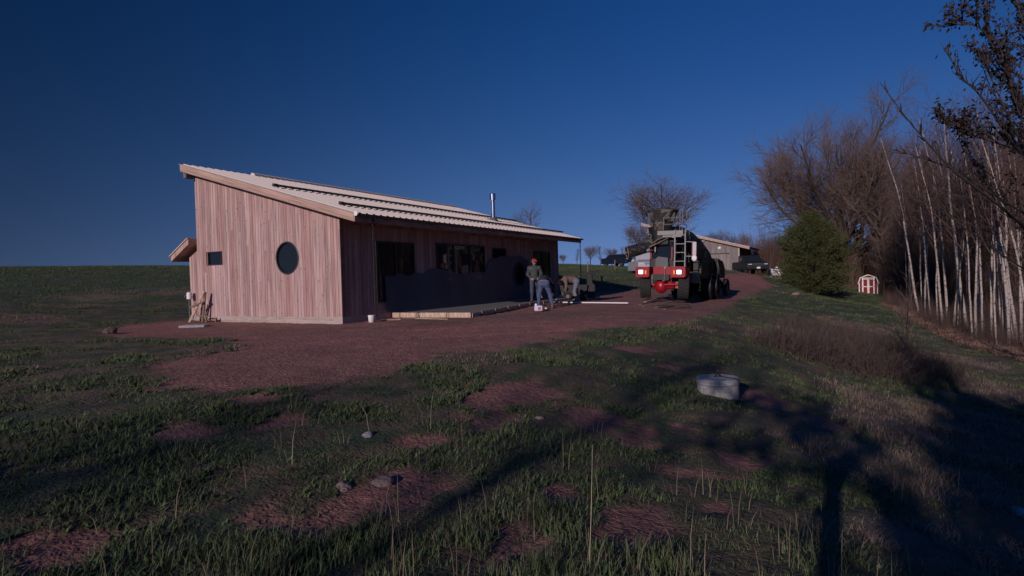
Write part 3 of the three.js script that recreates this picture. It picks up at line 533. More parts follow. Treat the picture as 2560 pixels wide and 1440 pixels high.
{ // front-discharge concrete mixer, front towards the yard
  const t = thing('mixer_truck', 'front-discharge concrete mixer truck with red fenders and lit headlights', 'truck', [7.0, 0.0, -28.4], 0);
  t.rotation.order = 'YXZ'; t.rotation.set(-0.035, -32 * D2R, -0.03); t.position.x += 0.22; t.scale.set(0.89, 1.0, 0.94);
  const dark = mat(0.012, 0.013, 0.014, 0.55), drumM = mat(0.075, 0.075, 0.08, 0.6, { map: splash }), dirty = mat(0.15, 0.145, 0.14, 0.85, { map: splash }), chrome = M.chrome, amber = mat(0.7, 0.2, 0.02, 0.4, { emissive: new THREE.Color(1, 0.28, 0.04), emissiveIntensity: 0.5 });
  // frame and axles
  part('frame', [box(0.9, 0.28, 9.6, [0, 0.98, -4.2]), box(2.1, 0.16, 0.5, [0, 1.0, 0.2])], dark, t);
  part('front_axle', [rod([-1, 0.6, 0], [1, 0.6, 0], 0.11, 0.11, 14), ball(0.34, [-0.12, 0.56, 0.12], [1, 1, 0.9], 24), cyl(0.2, 0.16, 0.5, [0.35, 0.6, 0.05], [0, 0, Math.PI / 2], 18), box(0.14, 0.5, 0.12, [0.42, 0.85, 0.2], [0, 0, -0.2]), rod([0.15, 0.62, 0.35], [0.95, 0.66, 0.3], 0.05, 0.05, 10)], M.red, t);
  part('knuckle', [box(0.2, 0.3, 0.22, [-0.78, 0.62, 0.1]), cyl(0.2, 0.2, 0.16, [-0.84, 0.6, 0.02], [0, 0, Math.PI / 2], 18)], mat(0.35, 0.12, 0.11, 0.7), t);
  part('knuckle', [box(0.2, 0.3, 0.22, [0.78, 0.62, 0.1]), cyl(0.2, 0.2, 0.16, [0.84, 0.6, 0.02], [0, 0, Math.PI / 2], 18)], mat(0.35, 0.12, 0.11, 0.7), t);
  wheel(t, -1.02, 0.56, 0, 0.57, 0.56, 20, M.grey, 0.35); wheel(t, 1.02, 0.56, 0, 0.57, 0.56, 20, M.grey, 0.35);
  for (const z of [-5.3, -6.7]) for (const x of [-1.02, 1.02]) { wheel(t, x, 0.54, z, 0.54, 0.36, 20, M.aluminium); wheel(t, x * 0.62, 0.54, z, 0.54, 0.34, 16); }
  part('rear_axle', [rod([-1, 0.54, -5.3], [1, 0.54, -5.3], 0.1), rod([-1, 0.54, -6.7], [1, 0.54, -6.7], 0.1)], dark, t);
  for (const x of [-0.98, 0.98]) wheel(t, x, 0.56, -9.6, 0.5, 0.28, 18, M.aluminium);
  part('booster_arm', [beam([-0.85, 0.6, -9.6], [-0.5, 1.3, -8.2], 0.14, 0.2), beam([0.85, 0.6, -9.6], [0.5, 1.3, -8.2], 0.14, 0.2), rod([-1, 0.56, -9.6], [1, 0.56, -9.6], 0.07)], dark, t);
  // red front: fenders and bumper
  const fender = (s) => slab([[-0.36, 0], [0.3, 0], [0.36, 0.06], [0.36, 0.36], [0.3, 0.44], [-0.3, 0.44], [-0.36, 0.38]], 0.75, [], 0.03).translate(s * 0.96, 0.98, -0.05);
  for (const s of [-1, 1]) {
    const f = part('fender', [fender(s)], M.red, t);
    part('fender_lip', box(0.78, 0.03, 0.8, [s * 0.96, 1.45, 0.33]), mat(0.3, 0.02, 0.03, 0.4), f);
    part('headlight_bezel', rbox(0.3, 0.25, 0.05, [s * 1.02, 1.21, 0.745], undefined, 0.04), M.chrome, f);
    part('headlight', rbox(0.24, 0.19, 0.04, [s * 1.02, 1.21, 0.765], undefined, 0.05), mat(0.9, 0.9, 0.92, 0.3, { emissive: new THREE.Color(0.9, 0.95, 1), emissiveIntensity: 2.4 }), f);
    part('turn_signal', rbox(0.08, 0.19, 0.03, [s * 0.76, 1.2, 0.75], undefined, 0.015), amber, f);
    const lamp = new THREE.SpotLight(0xf2f6ff, 2, 0, 0.35, 0.7); lamp.position.set(s * 1.02, 1.21, 0.84); lamp.target.position.set(s * 1.02, 0.6, 8); lamp.castShadow = true; t.add(lamp, lamp.target);
  }
  part('bumper', [slab([[-0.42, 0.32], [0.6, 0.32], [0.6, -0.02], [0.3, -0.05], [0.22, -0.32], [0.08, -0.34], [0.02, -0.08], [-0.42, -0.02]], 0.3, [], 0.02).translate(0.02, 1.12, 0.25)], M.red, t);
  part('tow_bar', [rod([0.24, 1.5, 0.62], [0.2, 0.78, 0.62], 0.025), box(0.12, 0.12, 0.06, [0.25, 1.42, 0.62])], M.aluminium, t);
  part('splash_flap', [box(0.03, 0.5, 0.03, [-0.45, 0.85, 0.6])], M.aluminium, t);
  // cab between the fenders
  const cab = part('cab', [rbox(1.5, 0.55, 1.9, [-0.02, 1.62, -0.75], undefined, 0.08), rbox(1.42, 0.14, 1.8, [-0.02, 2.68, -0.8], undefined, 0.06), box(0.08, 0.85, 0.1, [-0.7, 2.25, 0.1]), box(0.08, 0.85, 0.1, [0.66, 2.25, 0.1]), box(1.4, 0.85, 0.1, [-0.02, 2.25, -1.65]), box(0.08, 0.85, 0.1, [-0.7, 2.25, -0.9]), box(0.08, 0.85, 0.1, [0.66, 2.25, -0.9])], dark, t);
  part('windscreen', box(1.3, 0.8, 0.02, [-0.02, 2.25, 0.12], [-0.12, 0, 0]), M.glass, cab);
  part('side_window', box(0.02, 0.75, 0.85, [-0.72, 2.25, -0.4]), M.glass, cab); part('side_window', box(0.02, 0.75, 0.85, [0.68, 2.25, -0.4]), M.glass, cab);
  part('dash_panel', slab([[-0.36, 0], [0.34, 0], [0.3, 0.42], [-0.2, 0.48], [-0.34, 0.38]], 0.05, [], 0.01).translate(0.02, 1.46, 0.42), mat(0.10, 0.10, 0.11, 0.6), cab);
  part('red_pillar', [box(0.1, 0.8, 0.12, [-0.66, 2.25, 0.24]), box(0.08, 0.6, 0.1, [0.5, 2.1, 0.3])], mat(0.2, 0.012, 0.02, 0.5), cab);
  part('mirror', rbox(0.1, 0.3, 0.05, [-0.42, 2.3, 0.3], undefined, 0.03), M.aluminium, cab);
  // ladder
  const lad = part('ladder', [box(0.07, 1.75, 0.05, [0.7, 2.3, 0.5]), box(0.06, 1.75, 0.05, [1.24, 2.3, 0.5])], M.aluminium, t);
  for (let i = 0; i < 4; i++) part('rung', box(0.49, 0.035, 0.05, [0.97, 1.72 + i * 0.4, 0.5]), M.aluminium, lad);
  // mirrors on the right
  const mr = part('wing_mirror', [rbox(0.2, 0.62, 0.08, [1.66, 2.3, 0.3], undefined, 0.03), rod([1.24, 2.62, 0.45], [1.66, 2.6, 0.3], 0.015), rod([1.24, 1.95, 0.45], [1.66, 1.95, 0.3], 0.015)], mat(0.5, 0.5, 0.52, 0.3), t);
  part('round_mirror', ball(0.14, [1.66, 1.86, 0.32], [1, 1, 0.5], 20), M.white, mr);
  part('grab_lamp', ball(0.05, [0.6, 2.85, 0.5]), M.white, t);
  part('red_panel', [box(0.06, 0.75, 1.1, [1.25, 2.3, -1.3])], mat(0.22, 0.012, 0.03, 0.5), t);
  // platform, rails, hopper
  const deckP = part('platform', [box(1.35, 0.2, 0.7, [0.42, 3.05, 0.1]), box(1.0, 0.08, 0.5, [0.55, 2.88, 0.3])], M.aluminium, t);
  const rails = []; for (const y of [3.45, 3.75]) rails.push(rod([0.05, y, 0.42], [1.05, y, 0.42], 0.018), rod([1.05, y, 0.42], [1.05, y, -0.3], 0.018)); for (const x of [0.05, 0.92, 1.05]) rails.push(rod([x, 3.1, 0.42], [x, x > 0.9 ? 4.1 : 3.78, 0.42], 0.02)); rails.push(rod([1.05, 3.1, -0.3], [1.05, 4.15, -0.3], 0.02), rod([1.2, 2.6, -0.3], [1.2, 4.0, -0.35], 0.016), pipe([[0.05, 3.75, 0.42], [0.3, 4.0, 0.35], [0.45, 4.2, 0.2], [0.6, 4.2, 0]], 0.02));
  part('guard_rail', rails, M.aluminium, deckP);
  const hopProf = [[0.36, 0], [0.42, 0.35], [0.6, 0.85], [0.64, 0.9], [0.61, 0.92], [0.4, 0.37], [0.33, 0.02]].map(([a, b]) => new THREE.Vector2(a, b));
  part('hopper', [new THREE.LatheGeometry(hopProf, 36).scale(1.34, 1.02, 1.1).rotateX(-0.06).translate(-0.28, 3.28, -0.35)], dirty, t);
  part('hopper_bracket', [box(0.12, 0.5, 0.12, [-0.88, 3.72, -0.15], [0, 0, 0.25]), box(0.16, 0.14, 0.14, [-0.86, 4.02, -0.15]), box(0.1, 0.4, 0.1, [-0.74, 3.4, -0.1]), box(0.18, 0.42, 0.16, [0.38, 3.85, -0.2], [0, 0, -0.15])], mat(0.08, 0.07, 0.065, 0.8), t);
  part('collector', [new THREE.CylinderGeometry(0.7, 0.6, 0.75, 28).translate(-0.28, 3.0, -0.25), rbox(1.3, 0.5, 0.8, [-0.35, 2.72, -0.1], undefined, 0.1), rbox(0.55, 0.35, 0.5, [-0.75, 2.65, 0.25], undefined, 0.08)], dark, t);
  part('sign_plate', box(0.46, 0.16, 0.02, [-0.2, 3.3, 0.42], [0.12, 0, 0]), mat(0.1, 0.045, 0.03, 0.7), t);
  part('hydraulics', [pipe([[-1.0, 2.62, 0.4], [-0.7, 2.7, 0.5], [-0.5, 2.6, 0.5], [-0.2, 2.75, 0.5], [0.3, 2.9, 0.45]], 0.035), pipe([[-1.05, 2.5, 0.4], [-0.75, 2.42, 0.5], [-0.3, 2.55, 0.5], [0.4, 2.86, 0.4]], 0.025), rod([-1.3, 2.15, 0.5], [-0.3, 2.55, 0.5], 0.05), pipe([[-0.9, 2.9, 0.3], [-0.8, 3.05, 0.4], [-0.6, 2.95, 0.45], [-0.62, 2.75, 0.5]], 0.03), rbox(0.35, 0.2, 0.25, [-0.85, 2.55, 0.35], undefined, 0.04)], mat(0.13, 0.11, 0.1, 0.6), t);
  // chute swung out to the left
  const chDir = V(-0.8, -0.26, 0.66).normalize(), c0 = V(-0.55, 2.5, 0.2), c1 = c0.clone().addScaledVector(chDir, 1.5), tubeG = (r, th) => { const s = new THREE.Shape(); s.absarc(0, 0, r, 0, TAU); const h = new THREE.Path(); h.absarc(0, 0, r - th, 0, TAU, true); s.holes.push(h); const g = new THREE.ExtrudeGeometry(s, { depth: 1.0, bevelEnabled: false, curveSegments: 20 }); return g.applyMatrix4(new THREE.Matrix4().compose(c1.clone().addScaledVector(chDir, -1.0), new THREE.Quaternion().setFromUnitVectors(V(0, 0, 1), chDir), V(1, 1, 1))); };
  const ch = part('chute', [tubeG(0.27, 0.02), beam(c0.clone().add(V(0, 0.1, 0)), c1.clone().addScaledVector(chDir, -0.9).add(V(0, 0.05, 0)), 0.4, 0.3), beam(c0.clone().add(V(0.1, -0.2, 0)), c1.clone().addScaledVector(chDir, -0.2).add(V(0, -0.3, 0)), 0.12, 0.06)], drumM, t);
  part('chute_lip', [new THREE.TorusGeometry(0.265, 0.022, 8, 36).applyMatrix4(new THREE.Matrix4().compose(c1, new THREE.Quaternion().setFromUnitVectors(V(0, 0, 1), chDir), V(1, 1, 1))), beam(c1.clone().add(V(-0.2, -0.03, 0.05)), c1.clone().add(V(0.22, -0.0, 0.15)), 0.03, 0.03)], mat(0.22, 0.16, 0.14, 0.7), ch);
  // drum, leaning up to the hopper
  const dp = [[0.0, -3.9], [0.5, -3.88], [0.56, -3.7], [0.86, -2.6], [1.02, -1.4], [1.05, 0.2], [0.98, 1.4], [0.74, 2.7], [0.48, 3.4], [0.44, 3.6], [0.0, 3.6]].map(([a, b]) => new THREE.Vector2(Math.max(a, 0.001), b));
  const drum = part('drum', [new THREE.LatheGeometry(dp, 48).rotateX(Math.PI / 2 - 0.235).translate(0, 2.22, -4.35)], drumM, t);
  part('drum_band', [new THREE.TorusGeometry(0.8, 0.05, 8, 48).rotateX(-0.235).translate(0, 2.76, -1.9), new THREE.TorusGeometry(1.05, 0.02, 6, 48).rotateX(-0.235).translate(0, 2.26, -4.1)], dark, drum);
  part('engine_housing', [slab([[-9.2, 0], [-7.4, 0], [-7.4, 1.0], [-8.6, 0.9], [-9.2, 0.5]], 1.9, [], 0.04).rotateY(-Math.PI / 2).translate(0, 1.15, 0)].map((g) => { g.computeBoundingBox(); const b = g.boundingBox; g.translate(-(b.min.x + b.max.x) / 2, 0, -8.3 - (b.min.z + b.max.z) / 2); return g; }), dark, t);
  part('drum_pedestal', [box(1.5, 1.0, 0.5, [0, 1.6, -7.2]), box(1.4, 1.3, 0.3, [0, 2.0, -2.2])], dark, t);
  part('fuel_tank', [rbox(0.5, 0.55, 1.3, [1.0, 1.0, -1.7], undefined, 0.06)], mat(0.12, 0.12, 0.12, 0.5), t);
  part('tool_locker', [rbox(0.5, 0.9, 1.6, [1.0, 1.45, -3.4], undefined, 0.05)], dark, t);
  part('rear_fender', [new THREE.CylinderGeometry(0.72, 0.72, 0.6, 24, 1, true, -Math.PI / 2, Math.PI).rotateZ(Math.PI / 2).translate(0.95, 0.6, -5.3), new THREE.CylinderGeometry(0.72, 0.72, 0.6, 24, 1, true, -Math.PI / 2, Math.PI).rotateZ(Math.PI / 2).translate(0.95, 0.6, -6.7), beam([1.15, 1.35, -2.6], [1.15, 1.15, -7.5], 0.1, 0.12)], dark, t);
  part('hose', [pipe([[1.2, 1.9, -6.4], [1.25, 1.6, -6.5], [1.22, 1.35, -6.7], [1.24, 1.2, -7.1]], 0.025)], M.aluminium, t);
}
function pickup(name, label, cat, paint, pos, turn, o = {}) {
  const t = thing(name, label, cat, pos, turn, 'vehicles parked by the outbuilding'), body = new THREE.MeshPhysicalMaterial({ color: new THREE.Color().setRGB(...paint), roughness: 0.55, specularIntensity: 0.5, clearcoat: 0.08, clearcoatRoughness: 0.2 });
  // profile along z (front at +z), extruded across x
  const side = (pts, w, b = 0.04) => slab(pts.map(([z, y]) => [-z, y]), w - 2 * b, [], b).translate(0, 0, -(w - 2 * b) / 2).rotateY(Math.PI / 2);
  part('body', [side([[2.6, 0.45], [2.65, 0.6], [2.6, 0.98], [1.2, 1.12], [-0.9, 1.12], [-2.6, 1.08], [-2.65, 0.45], [-2.0, 0.42], [2.0, 0.42]], 1.86)], body, t);
  const cab = part('cab', [side(o.car ? [[1.0, 1.1], [0.35, 1.5], [-1.1, 1.5], [-1.9, 1.1]] : [[1.15, 1.1], [0.55, 1.68], [-0.75, 1.7], [-0.95, 1.1]], 1.6, 0.06)], body, t);
  const zt = o.car ? 0.35 : 0.55, yt = o.car ? 1.5 : 1.68, zb = o.car ? 1.0 : 1.15, len = Math.hypot(zb - zt, yt - 1.1), a = Math.atan2(zb - zt, yt - 1.1);
  part('windscreen', box(1.42, len * 0.8, 0.02, [0, (1.12 + yt) / 2, (zb + zt) / 2 + 0.03], [-a, 0, 0]), M.glass, cab);
  for (const s of [-1, 1]) {
    part('side_window', box(0.02, o.car ? 0.26 : 0.38, 1.15, [s * 0.805, o.car ? 1.32 : 1.4, -0.1]), M.glass, cab);
    part('headlight', rbox(0.36, 0.2, 0.05, [s * 0.7, 0.84, 2.63], undefined, 0.03), mat(0.6, 0.6, 0.63, 0.2), t);
    part('wing_mirror', rbox(0.2, 0.18, 0.1, [s * 1.04, 1.18, 0.95], undefined, 0.03), body, t);
    for (const z of [1.7, -1.7]) wheel(t, s * 0.8, 0.38, z, 0.38, 0.26, 24, M.aluminium);
  }
  part('grille', [box(0.9, 0.24, 0.04, [0, 0.84, 2.63]), ...[0.77, 0.84, 0.91].map((y) => box(0.88, 0.025, 0.05, [0, y, 2.645]))], o.chrome ? M.chrome : mat(0.08, 0.08, 0.09, 0.3), t);
  part('bumper', rbox(1.88, 0.22, 0.16, [0, 0.55, 2.68], undefined, 0.05), o.chrome ? M.chrome : body, t);
  part('number_plate', box(0.3, 0.15, 0.015, [o.plate ?? 0, 0.57, 2.772]), M.white, t);
  if (!o.car) part('bed_rail', [box(0.06, 0.06, 1.7, [0.9, 1.14, -1.75]), box(0.06, 0.06, 1.7, [-0.9, 1.14, -1.75]), box(1.8, 0.06, 0.06, [0, 1.14, -2.6])], M.black, t);
  return lit(t);
}
const carAt = (px, depth) => { const p = at(px, 676, depth); return [p.x, groundY(p.x, p.z), p.z]; };
pickup('pickup_truck', 'dark pickup truck parked at the corner of the outbuilding', 'pickup', [0.012, 0.018, 0.022], carAt(1874, 57), -0.1);
pickup('parked_car', 'dark blue car parked on the rise left of the mixer', 'car', [0.01, 0.016, 0.035], carAt(1548, 76), 0.45, { car: true, chrome: true });
pickup('pickup_truck', 'white pickup truck with chrome grille half hidden behind the mixer', 'pickup', [0.42, 0.43, 0.47], carAt(1612, 47), -0.05, { chrome: true });

// ---------------------------------------------------------------- outbuilding, shed, tank
{
  const c = at(1850, 682, 61), y = groundY(c.x, c.z) - 0.1, t = thing('outbuilding', 'grey outbuilding with a single-slope pale roof beyond the truck', 'barn', [c.x, y, c.z], HOUSE_TURN);
  const W = 9.5, L = 9, S = 0.28, h = 2.75, grey = [[0.29, 0.265, 0.275], [0.26, 0.24, 0.25], [0.32, 0.29, 0.30]].map((q) => mat(...q, 0.9, { map: grain }));
  const wall = part('gable_wall', slab([[-W, -0.4], [0, -0.4], [0, h], [-W, h + S * W]], L).translate(0, 0, -L - 0.03), grey[1], t);
  const R = rng(5); for (let i = 0; i < 38; i++) { const x0 = -W + i * 0.25 + 0.006, x1 = x0 + 0.238; part('board', slab([[x0, 0.12], [x1, 0.12], [x1, h - S * x1 - 0.02], [x0, h - S * x0 - 0.02]], 0.022).translate(0, 0, -0.025), grey[Math.floor(R() * 3)], wall); }
  part('foundation', box(W, 0.5, 0.12, [-W / 2, -0.15, -0.03]), M.foundation, t);
  part('corner_trim', box(0.12, h, 0.05, [-0.06, h / 2, 0.03]), mat(0.4, 0.36, 0.35, 0.8), t);
  part('roof', slab([[-W - 0.5, h + 0.02 + S * (W + 0.5)], [1.0, h + 0.02 - S], [1.0, h + 0.24 - S], [-W - 0.5, h + 0.24 + S * (W + 0.5)]], L + 0.9).translate(0, 0, -L - 0.45), M.trim, t);
  part('roof_sheet', slab([[-W - 0.55, h + 0.245 + S * (W + 0.55)], [1.05, h + 0.245 - S * 1.05], [1.05, h + 0.29 - S * 1.05], [-W - 0.55, h + 0.29 + S * (W + 0.55)]], L + 1.0).translate(0, 0, -L - 0.5), M.steel, t);
  part('door_track', box(3.1, 0.1, 0.1, [-2.55, 2.18, 0.05]), M.black, t);
  const dr = part('sliding_door', box(2.2, 2.0, 0.06, [-2.4, 1.12, 0.035]), mat(0.31, 0.28, 0.29, 0.85, { map: grain }), t);
  part('door_rail', box(2.2, 0.06, 0.02, [-2.4, 0.15, 0.075]), M.whiteTrim, dr);
  part('wall_lamp', [ball(0.13, [-1.95, 2.75, 0.1], [1, 1, 0.8], 18), cyl(0.16, 0.16, 0.04, [-1.95, 2.75, 0.02], [Math.PI / 2, 0, 0], 20)], M.white, t);
  part('vent_hose', pipe([[-3.6, 2.7, 0.15], [-3.7, 3.2, 0.15], [-3.55, 3.55, 0.12], [-3.3, 3.72, 0.1]], 0.07), mat(0.42, 0.32, 0.28, 0.8), t);
}
{
  const c = at(2171, 729, 58), t = thing('garden_shed', 'small red barn-roofed shed with white trim and double doors', 'shed', [c.x, groundY(c.x, c.z) - 0.05, c.z], -0.5); t.scale.setScalar(0.86);
  const prof = (k, e = 0) => [[-0.92 - e, 0 - e], [0.92 + e, 0 - e], [0.92 + e, 1.3], [0.72 + e * 0.7, 1.85 + e * 0.5], [0, 2.15 + e], [-0.72 - e * 0.7, 1.85 + e * 0.5], [-0.92 - e, 1.3]];
  part('wall', slab(prof(), 2.4).translate(0, 0, -2.4), M.redBarn, t);
  const band = [[1.02, 1.2], [0.95, 1.3], [0.78, 1.87], [0, 2.2], [-0.78, 1.87], [-0.95, 1.3], [-1.02, 1.2]];
  part('roof', slab([...band, ...band.slice().reverse().map(([x, y]) => [x * 0.96, y - 0.04])], 2.55).translate(0, 0, -2.5), M.grey, t);
  const segs = [[[0.97, 1.24], [0.78, 1.85]], [[0.78, 1.85], [0, 2.17]], [[0, 2.17], [-0.78, 1.85]], [[-0.78, 1.85], [-0.97, 1.24]]];
  for (const [a, b] of segs) part('roof_trim', beam([...a, 0.03], [...b, 0.03], 0.05, 0.085), M.whiteTrim, t);
  for (const s of [-1, 1]) part('corner_trim', box(0.09, 1.25, 0.04, [s * 0.89, 0.62, 0.022]), M.whiteTrim, t);
  for (const s of [-1, 1]) part('eave_return', box(0.16, 0.06, 0.06, [s * 0.98, 1.22, 0.02]), M.whiteTrim, t);
  part('door_header', box(1.28, 0.07, 0.05, [0, 1.82, 0.03]), M.whiteTrim, t);
  for (const s of [-1, 1]) {
    const d = part('door', box(0.58, 1.72, 0.03, [s * 0.31, 0.91, 0.02]), M.redBarn, t);
    part('stile', box(0.13, 1.74, 0.02, [s * 0.545, 0.91, 0.05]), M.whiteTrim, d); part('stile', box(0.09, 1.74, 0.02, [s * 0.055, 0.91, 0.05]), M.whiteTrim, d);
    part('rail', box(0.36, 0.09, 0.02, [s * 0.29, 1.7, 0.05]), M.whiteTrim, d); part('rail', box(0.36, 0.08, 0.02, [s * 0.29, 0.84, 0.05]), M.whiteTrim, d);
    for (const y of [0.25, 0.85, 1.5]) part('hinge', box(0.1, 0.05, 0.015, [s * 0.56, y, 0.068]), M.black, d);
  }
}
{
  const c = at(1938, 676, 56), t = thing('propane_tank', 'white gas tank beside the driveway left of the evergreen', 'tank', [c.x, groundY(c.x, c.z), c.z], 0.25);
  part('tank', [new THREE.CapsuleGeometry(0.4, 0.9, 8, 24).rotateX(Math.PI / 2).translate(0, 0.62, 0)], M.white, t);
  part('dome', [cyl(0.13, 0.15, 0.16, [0, 1.06, 0.25], undefined, 18), ball(0.13, [0, 1.14, 0.25], [1, 0.4, 1], 16)], M.white, t);
  for (const z of [-0.4, 0.4]) part('foot', box(0.7, 0.26, 0.1, [0, 0.12, z]), M.concrete, t);
}

// ---------------------------------------------------------------- trees
function grow(seed, levels, woodLevels, start) {
  const R = rng(seed), wood = new Tubes(), twig = new Tubes(), rv = () => V(R() - 0.5, R() - 0.5, R() - 0.5);
  function branch(p, d, len, r, lev) {
    const L = levels[lev], n = L.seg, pts = [p.clone()], rads = [r], dirs = [d.clone()], dir = d.clone(), q = p.clone();
    for (let i = 1; i <= n; i++) {
      dir.addScaledVector(rv(), L.wander); dir.y += L.up; dir.normalize(); q.addScaledVector(dir, len / n);
      pts.push(q.clone()); rads.push(Math.max(0.0035, r * (1 - (1 - L.tip) * Math.pow(i / n, L.pow ?? 1)))); dirs.push(dir.clone());
    }
    (lev < woodLevels ? wood : twig).tube(pts, rads, L.sides);
    const N = levels[lev + 1]; if (!N) return;
    const kids = Math.round(L.kids * (0.8 + 0.4 * R())), spin = R() * TAU;
    for (let k = 0; k < kids; k++) {
      const t = Math.min(0.999, L.from + (1 - L.from) * (k + R()) / kids), f = t * n, i = Math.floor(f), s = f - i, base = dirs[i].clone().lerp(dirs[Math.min(n, i + 1)], s).normalize(), pos = pts[i].clone().lerp(pts[i + 1], s), ra = lerp(rads[i], rads[i + 1], s);
      const side = V(1, 0.13, 0.37).cross(base).normalize().applyAxisAngle(base, spin + k * 2.399), an = L.angle * (0.65 + 0.7 * R());
      const cd = base.clone().multiplyScalar(Math.cos(an)).addScaledVector(side, Math.sin(an)).normalize();
      branch(pos, cd, N.len * (1 - L.shrink * t) * (0.65 + 0.7 * R()), Math.min(ra * 0.75, N.r), lev + 1);
    }
  }
  for (const [p, d, len, r] of start) branch(p, d.clone().normalize(), len, r, 0);
  return [wood.build(), twig.build()];
}
function treeThing(name, label, geo, mats, pos, turn, scale, group) {
  const t = thing(name, label, 'tree', pos, turn, group); t.scale.setScalar(scale);
  part('trunk', geo[0], mats[0], t); if (geo[1]) part('crown', geo[1], mats[1], t); return t;
}
const up = V(0, 1, 0), O = V(0, -0.1, 0);
// the large old tree behind the evergreen: several limbs, wide twiggy dome
const bigGeo = grow(11, [
  { seg: 5, wander: 0.12, up: 0.04, tip: 0.75, sides: 10, kids: 9, from: 0.35, angle: 0.75, shrink: 0.2 },
  { seg: 8, len: 8.6, r: 0.15, wander: 0.24, up: 0.07, tip: 0.25, sides: 6, kids: 11, from: 0.2, angle: 0.7, shrink: 0.35 },
  { seg: 6, len: 3.6, r: 0.05, wander: 0.3, up: 0.06, tip: 0.3, sides: 4, kids: 11, from: 0.1, angle: 0.65, shrink: 0.3 },
  { seg: 4, len: 1.7, r: 0.02, wander: 0.4, up: 0.05, tip: 0.4, sides: 3, kids: 8, from: 0.1, angle: 0.6, shrink: 0.25 },
  { seg: 2, len: 0.85, r: 0.009, wander: 0.45, up: 0.05, tip: 0.6, sides: 3 },
], 2, [[O, V(0.1, 1, 0), 4.2, 0.42], [V(0.5, -0.1, 0.3), V(0.25, 1, 0.1), 4.6, 0.34], [V(-0.4, -0.1, 0.2), V(-0.12, 1, 0), 5.0, 0.3]]);
// pasture tree behind the mixer, and small bare trees
const midGeo = grow(23, [
  { seg: 5, wander: 0.1, up: 0.05, tip: 0.7, sides: 8, kids: 9, from: 0.4, angle: 0.6, shrink: 0.3 },
  { seg: 7, len: 5.0, r: 0.085, wander: 0.22, up: 0.05, tip: 0.25, sides: 5, kids: 11, from: 0.2, angle: 0.7, shrink: 0.4 },
  { seg: 5, len: 2.3, r: 0.03, wander: 0.3, up: 0.05, tip: 0.35, sides: 4, kids: 9, from: 0.15, angle: 0.7, shrink: 0.4 },
  { seg: 3, len: 1.1, r: 0.014, wander: 0.4, up: 0.04, tip: 0.5, sides: 3, kids: 4, from: 0.2, angle: 0.6, shrink: 0.2 },
  { seg: 2, len: 0.6, r: 0.008, wander: 0.4, up: 0.03, tip: 0.6, sides: 3 },
], 2, [[O, V(0.05, 1, 0), 5.5, 0.24]]);
const poleGeo = [31, 32, 33, 34].map((s, i) => grow(s, [
  { seg: 9, wander: 0.10, up: 0.05, tip: 0.25, sides: 7, kids: 22, from: 0.22, angle: 0.75, shrink: 0.45, pow: 1.1 },
  { seg: 5, len: 2.9, r: 0.05, wander: 0.35, up: 0.10, tip: 0.3, sides: 4, kids: 9, from: 0.15, angle: 0.7, shrink: 0.35 },
  { seg: 3, len: 1.2, r: 0.02, wander: 0.45, up: 0.06, tip: 0.45, sides: 3, kids: 4, from: 0.2, angle: 0.65, shrink: 0.2 },
  { seg: 2, len: 0.6, r: 0.012, wander: 0.5, up: 0.04, tip: 0.6, sides: 3 },
], 1, i % 2 ? [[O, V(-0.1, 1, 0), 9.5, 0.14], [V(0.2, -0.1, 0.1), V(0.12, 1, 0), 8.5, 0.11]] : [[O, V(0.02, 1, 0.03), 10, 0.16]]));
const birchGeo = [41, 42, 43, 44].map((s, i) => grow(s, [
  { seg: 14, wander: 0.12, up: 0.05, tip: 0.22, sides: 8, kids: 14, from: 0.42, angle: 0.55, shrink: 0.5, pow: 1.2 },
  { seg: 6, len: 2.5, r: 0.028, wander: 0.22, up: 0.12, tip: 0.3, sides: 4, kids: 6, from: 0.2, angle: 0.6, shrink: 0.3 },
  { seg: 3, len: 0.95, r: 0.012, wander: 0.4, up: -0.02, tip: 0.5, sides: 3, kids: 3, from: 0.3, angle: 0.5, shrink: 0.2 },
  { seg: 2, len: 0.5, r: 0.009, wander: 0.4, up: -0.03, tip: 0.6, sides: 3 },
], 1, [[[O, V(-0.1, 1, 0), 10.5, 0.066]], [[O, V(-0.14, 1, 0.03), 9.5, 0.06], [V(0.3, -0.1, 0.1), V(0.06, 1, 0.05), 10, 0.055]], [[O, V(-0.12, 1, 0), 10.5, 0.085], [V(0.24, -0.1, 0), V(0.0, 1, -0.04), 10, 0.075], [V(0.5, -0.1, 0.15), V(0.12, 1, 0), 9, 0.06]], [[O, V(-0.03, 1, 0.02), 9, 0.045]]][i]));
const footing = (px, py, depth) => { const p = at(px, py, depth); return [p.x, groundY(p.x, p.z), p.z]; };
const deepMats = [M.trunk, M.twig];
treeThing('old_maple_tree', 'largest bare tree with a wide twiggy dome behind the evergreen', bigGeo, deepMats, footing(2100, 735, 66), 0.6, 1.45);
treeThing('bare_tree', 'round-crowned bare tree directly behind the mixer truck', midGeo, deepMats, footing(1668, 668, 78), 0, 1.5, 'bare trees on the rise').scale.set(1.75, 1.3, 1.6);
[[1597, 668, 74, 0.62, 2.0, 'small reddish bare tree left of the mixer hopper'], [1788, 668, 84, 0.66, 1.1, 'bare tree peeping over the outbuilding roof'], [1318, 663, 100, 1.05, 3.2, 'slim bare tree over the far end of the roof'], [1246, 663, 104, 0.9, 4.4, 'bare tree right behind the stove pipe'], [1845, 672, 92, 0.75, 5, 'bare tree right of the outbuilding roof slope']].forEach(([px, py, d, s, r, label]) => treeThing('bare_tree', label, s > 0.85 ? poleGeo[1] : midGeo, deepMats, footing(px, py, d), r, s, 'bare trees on the rise'));
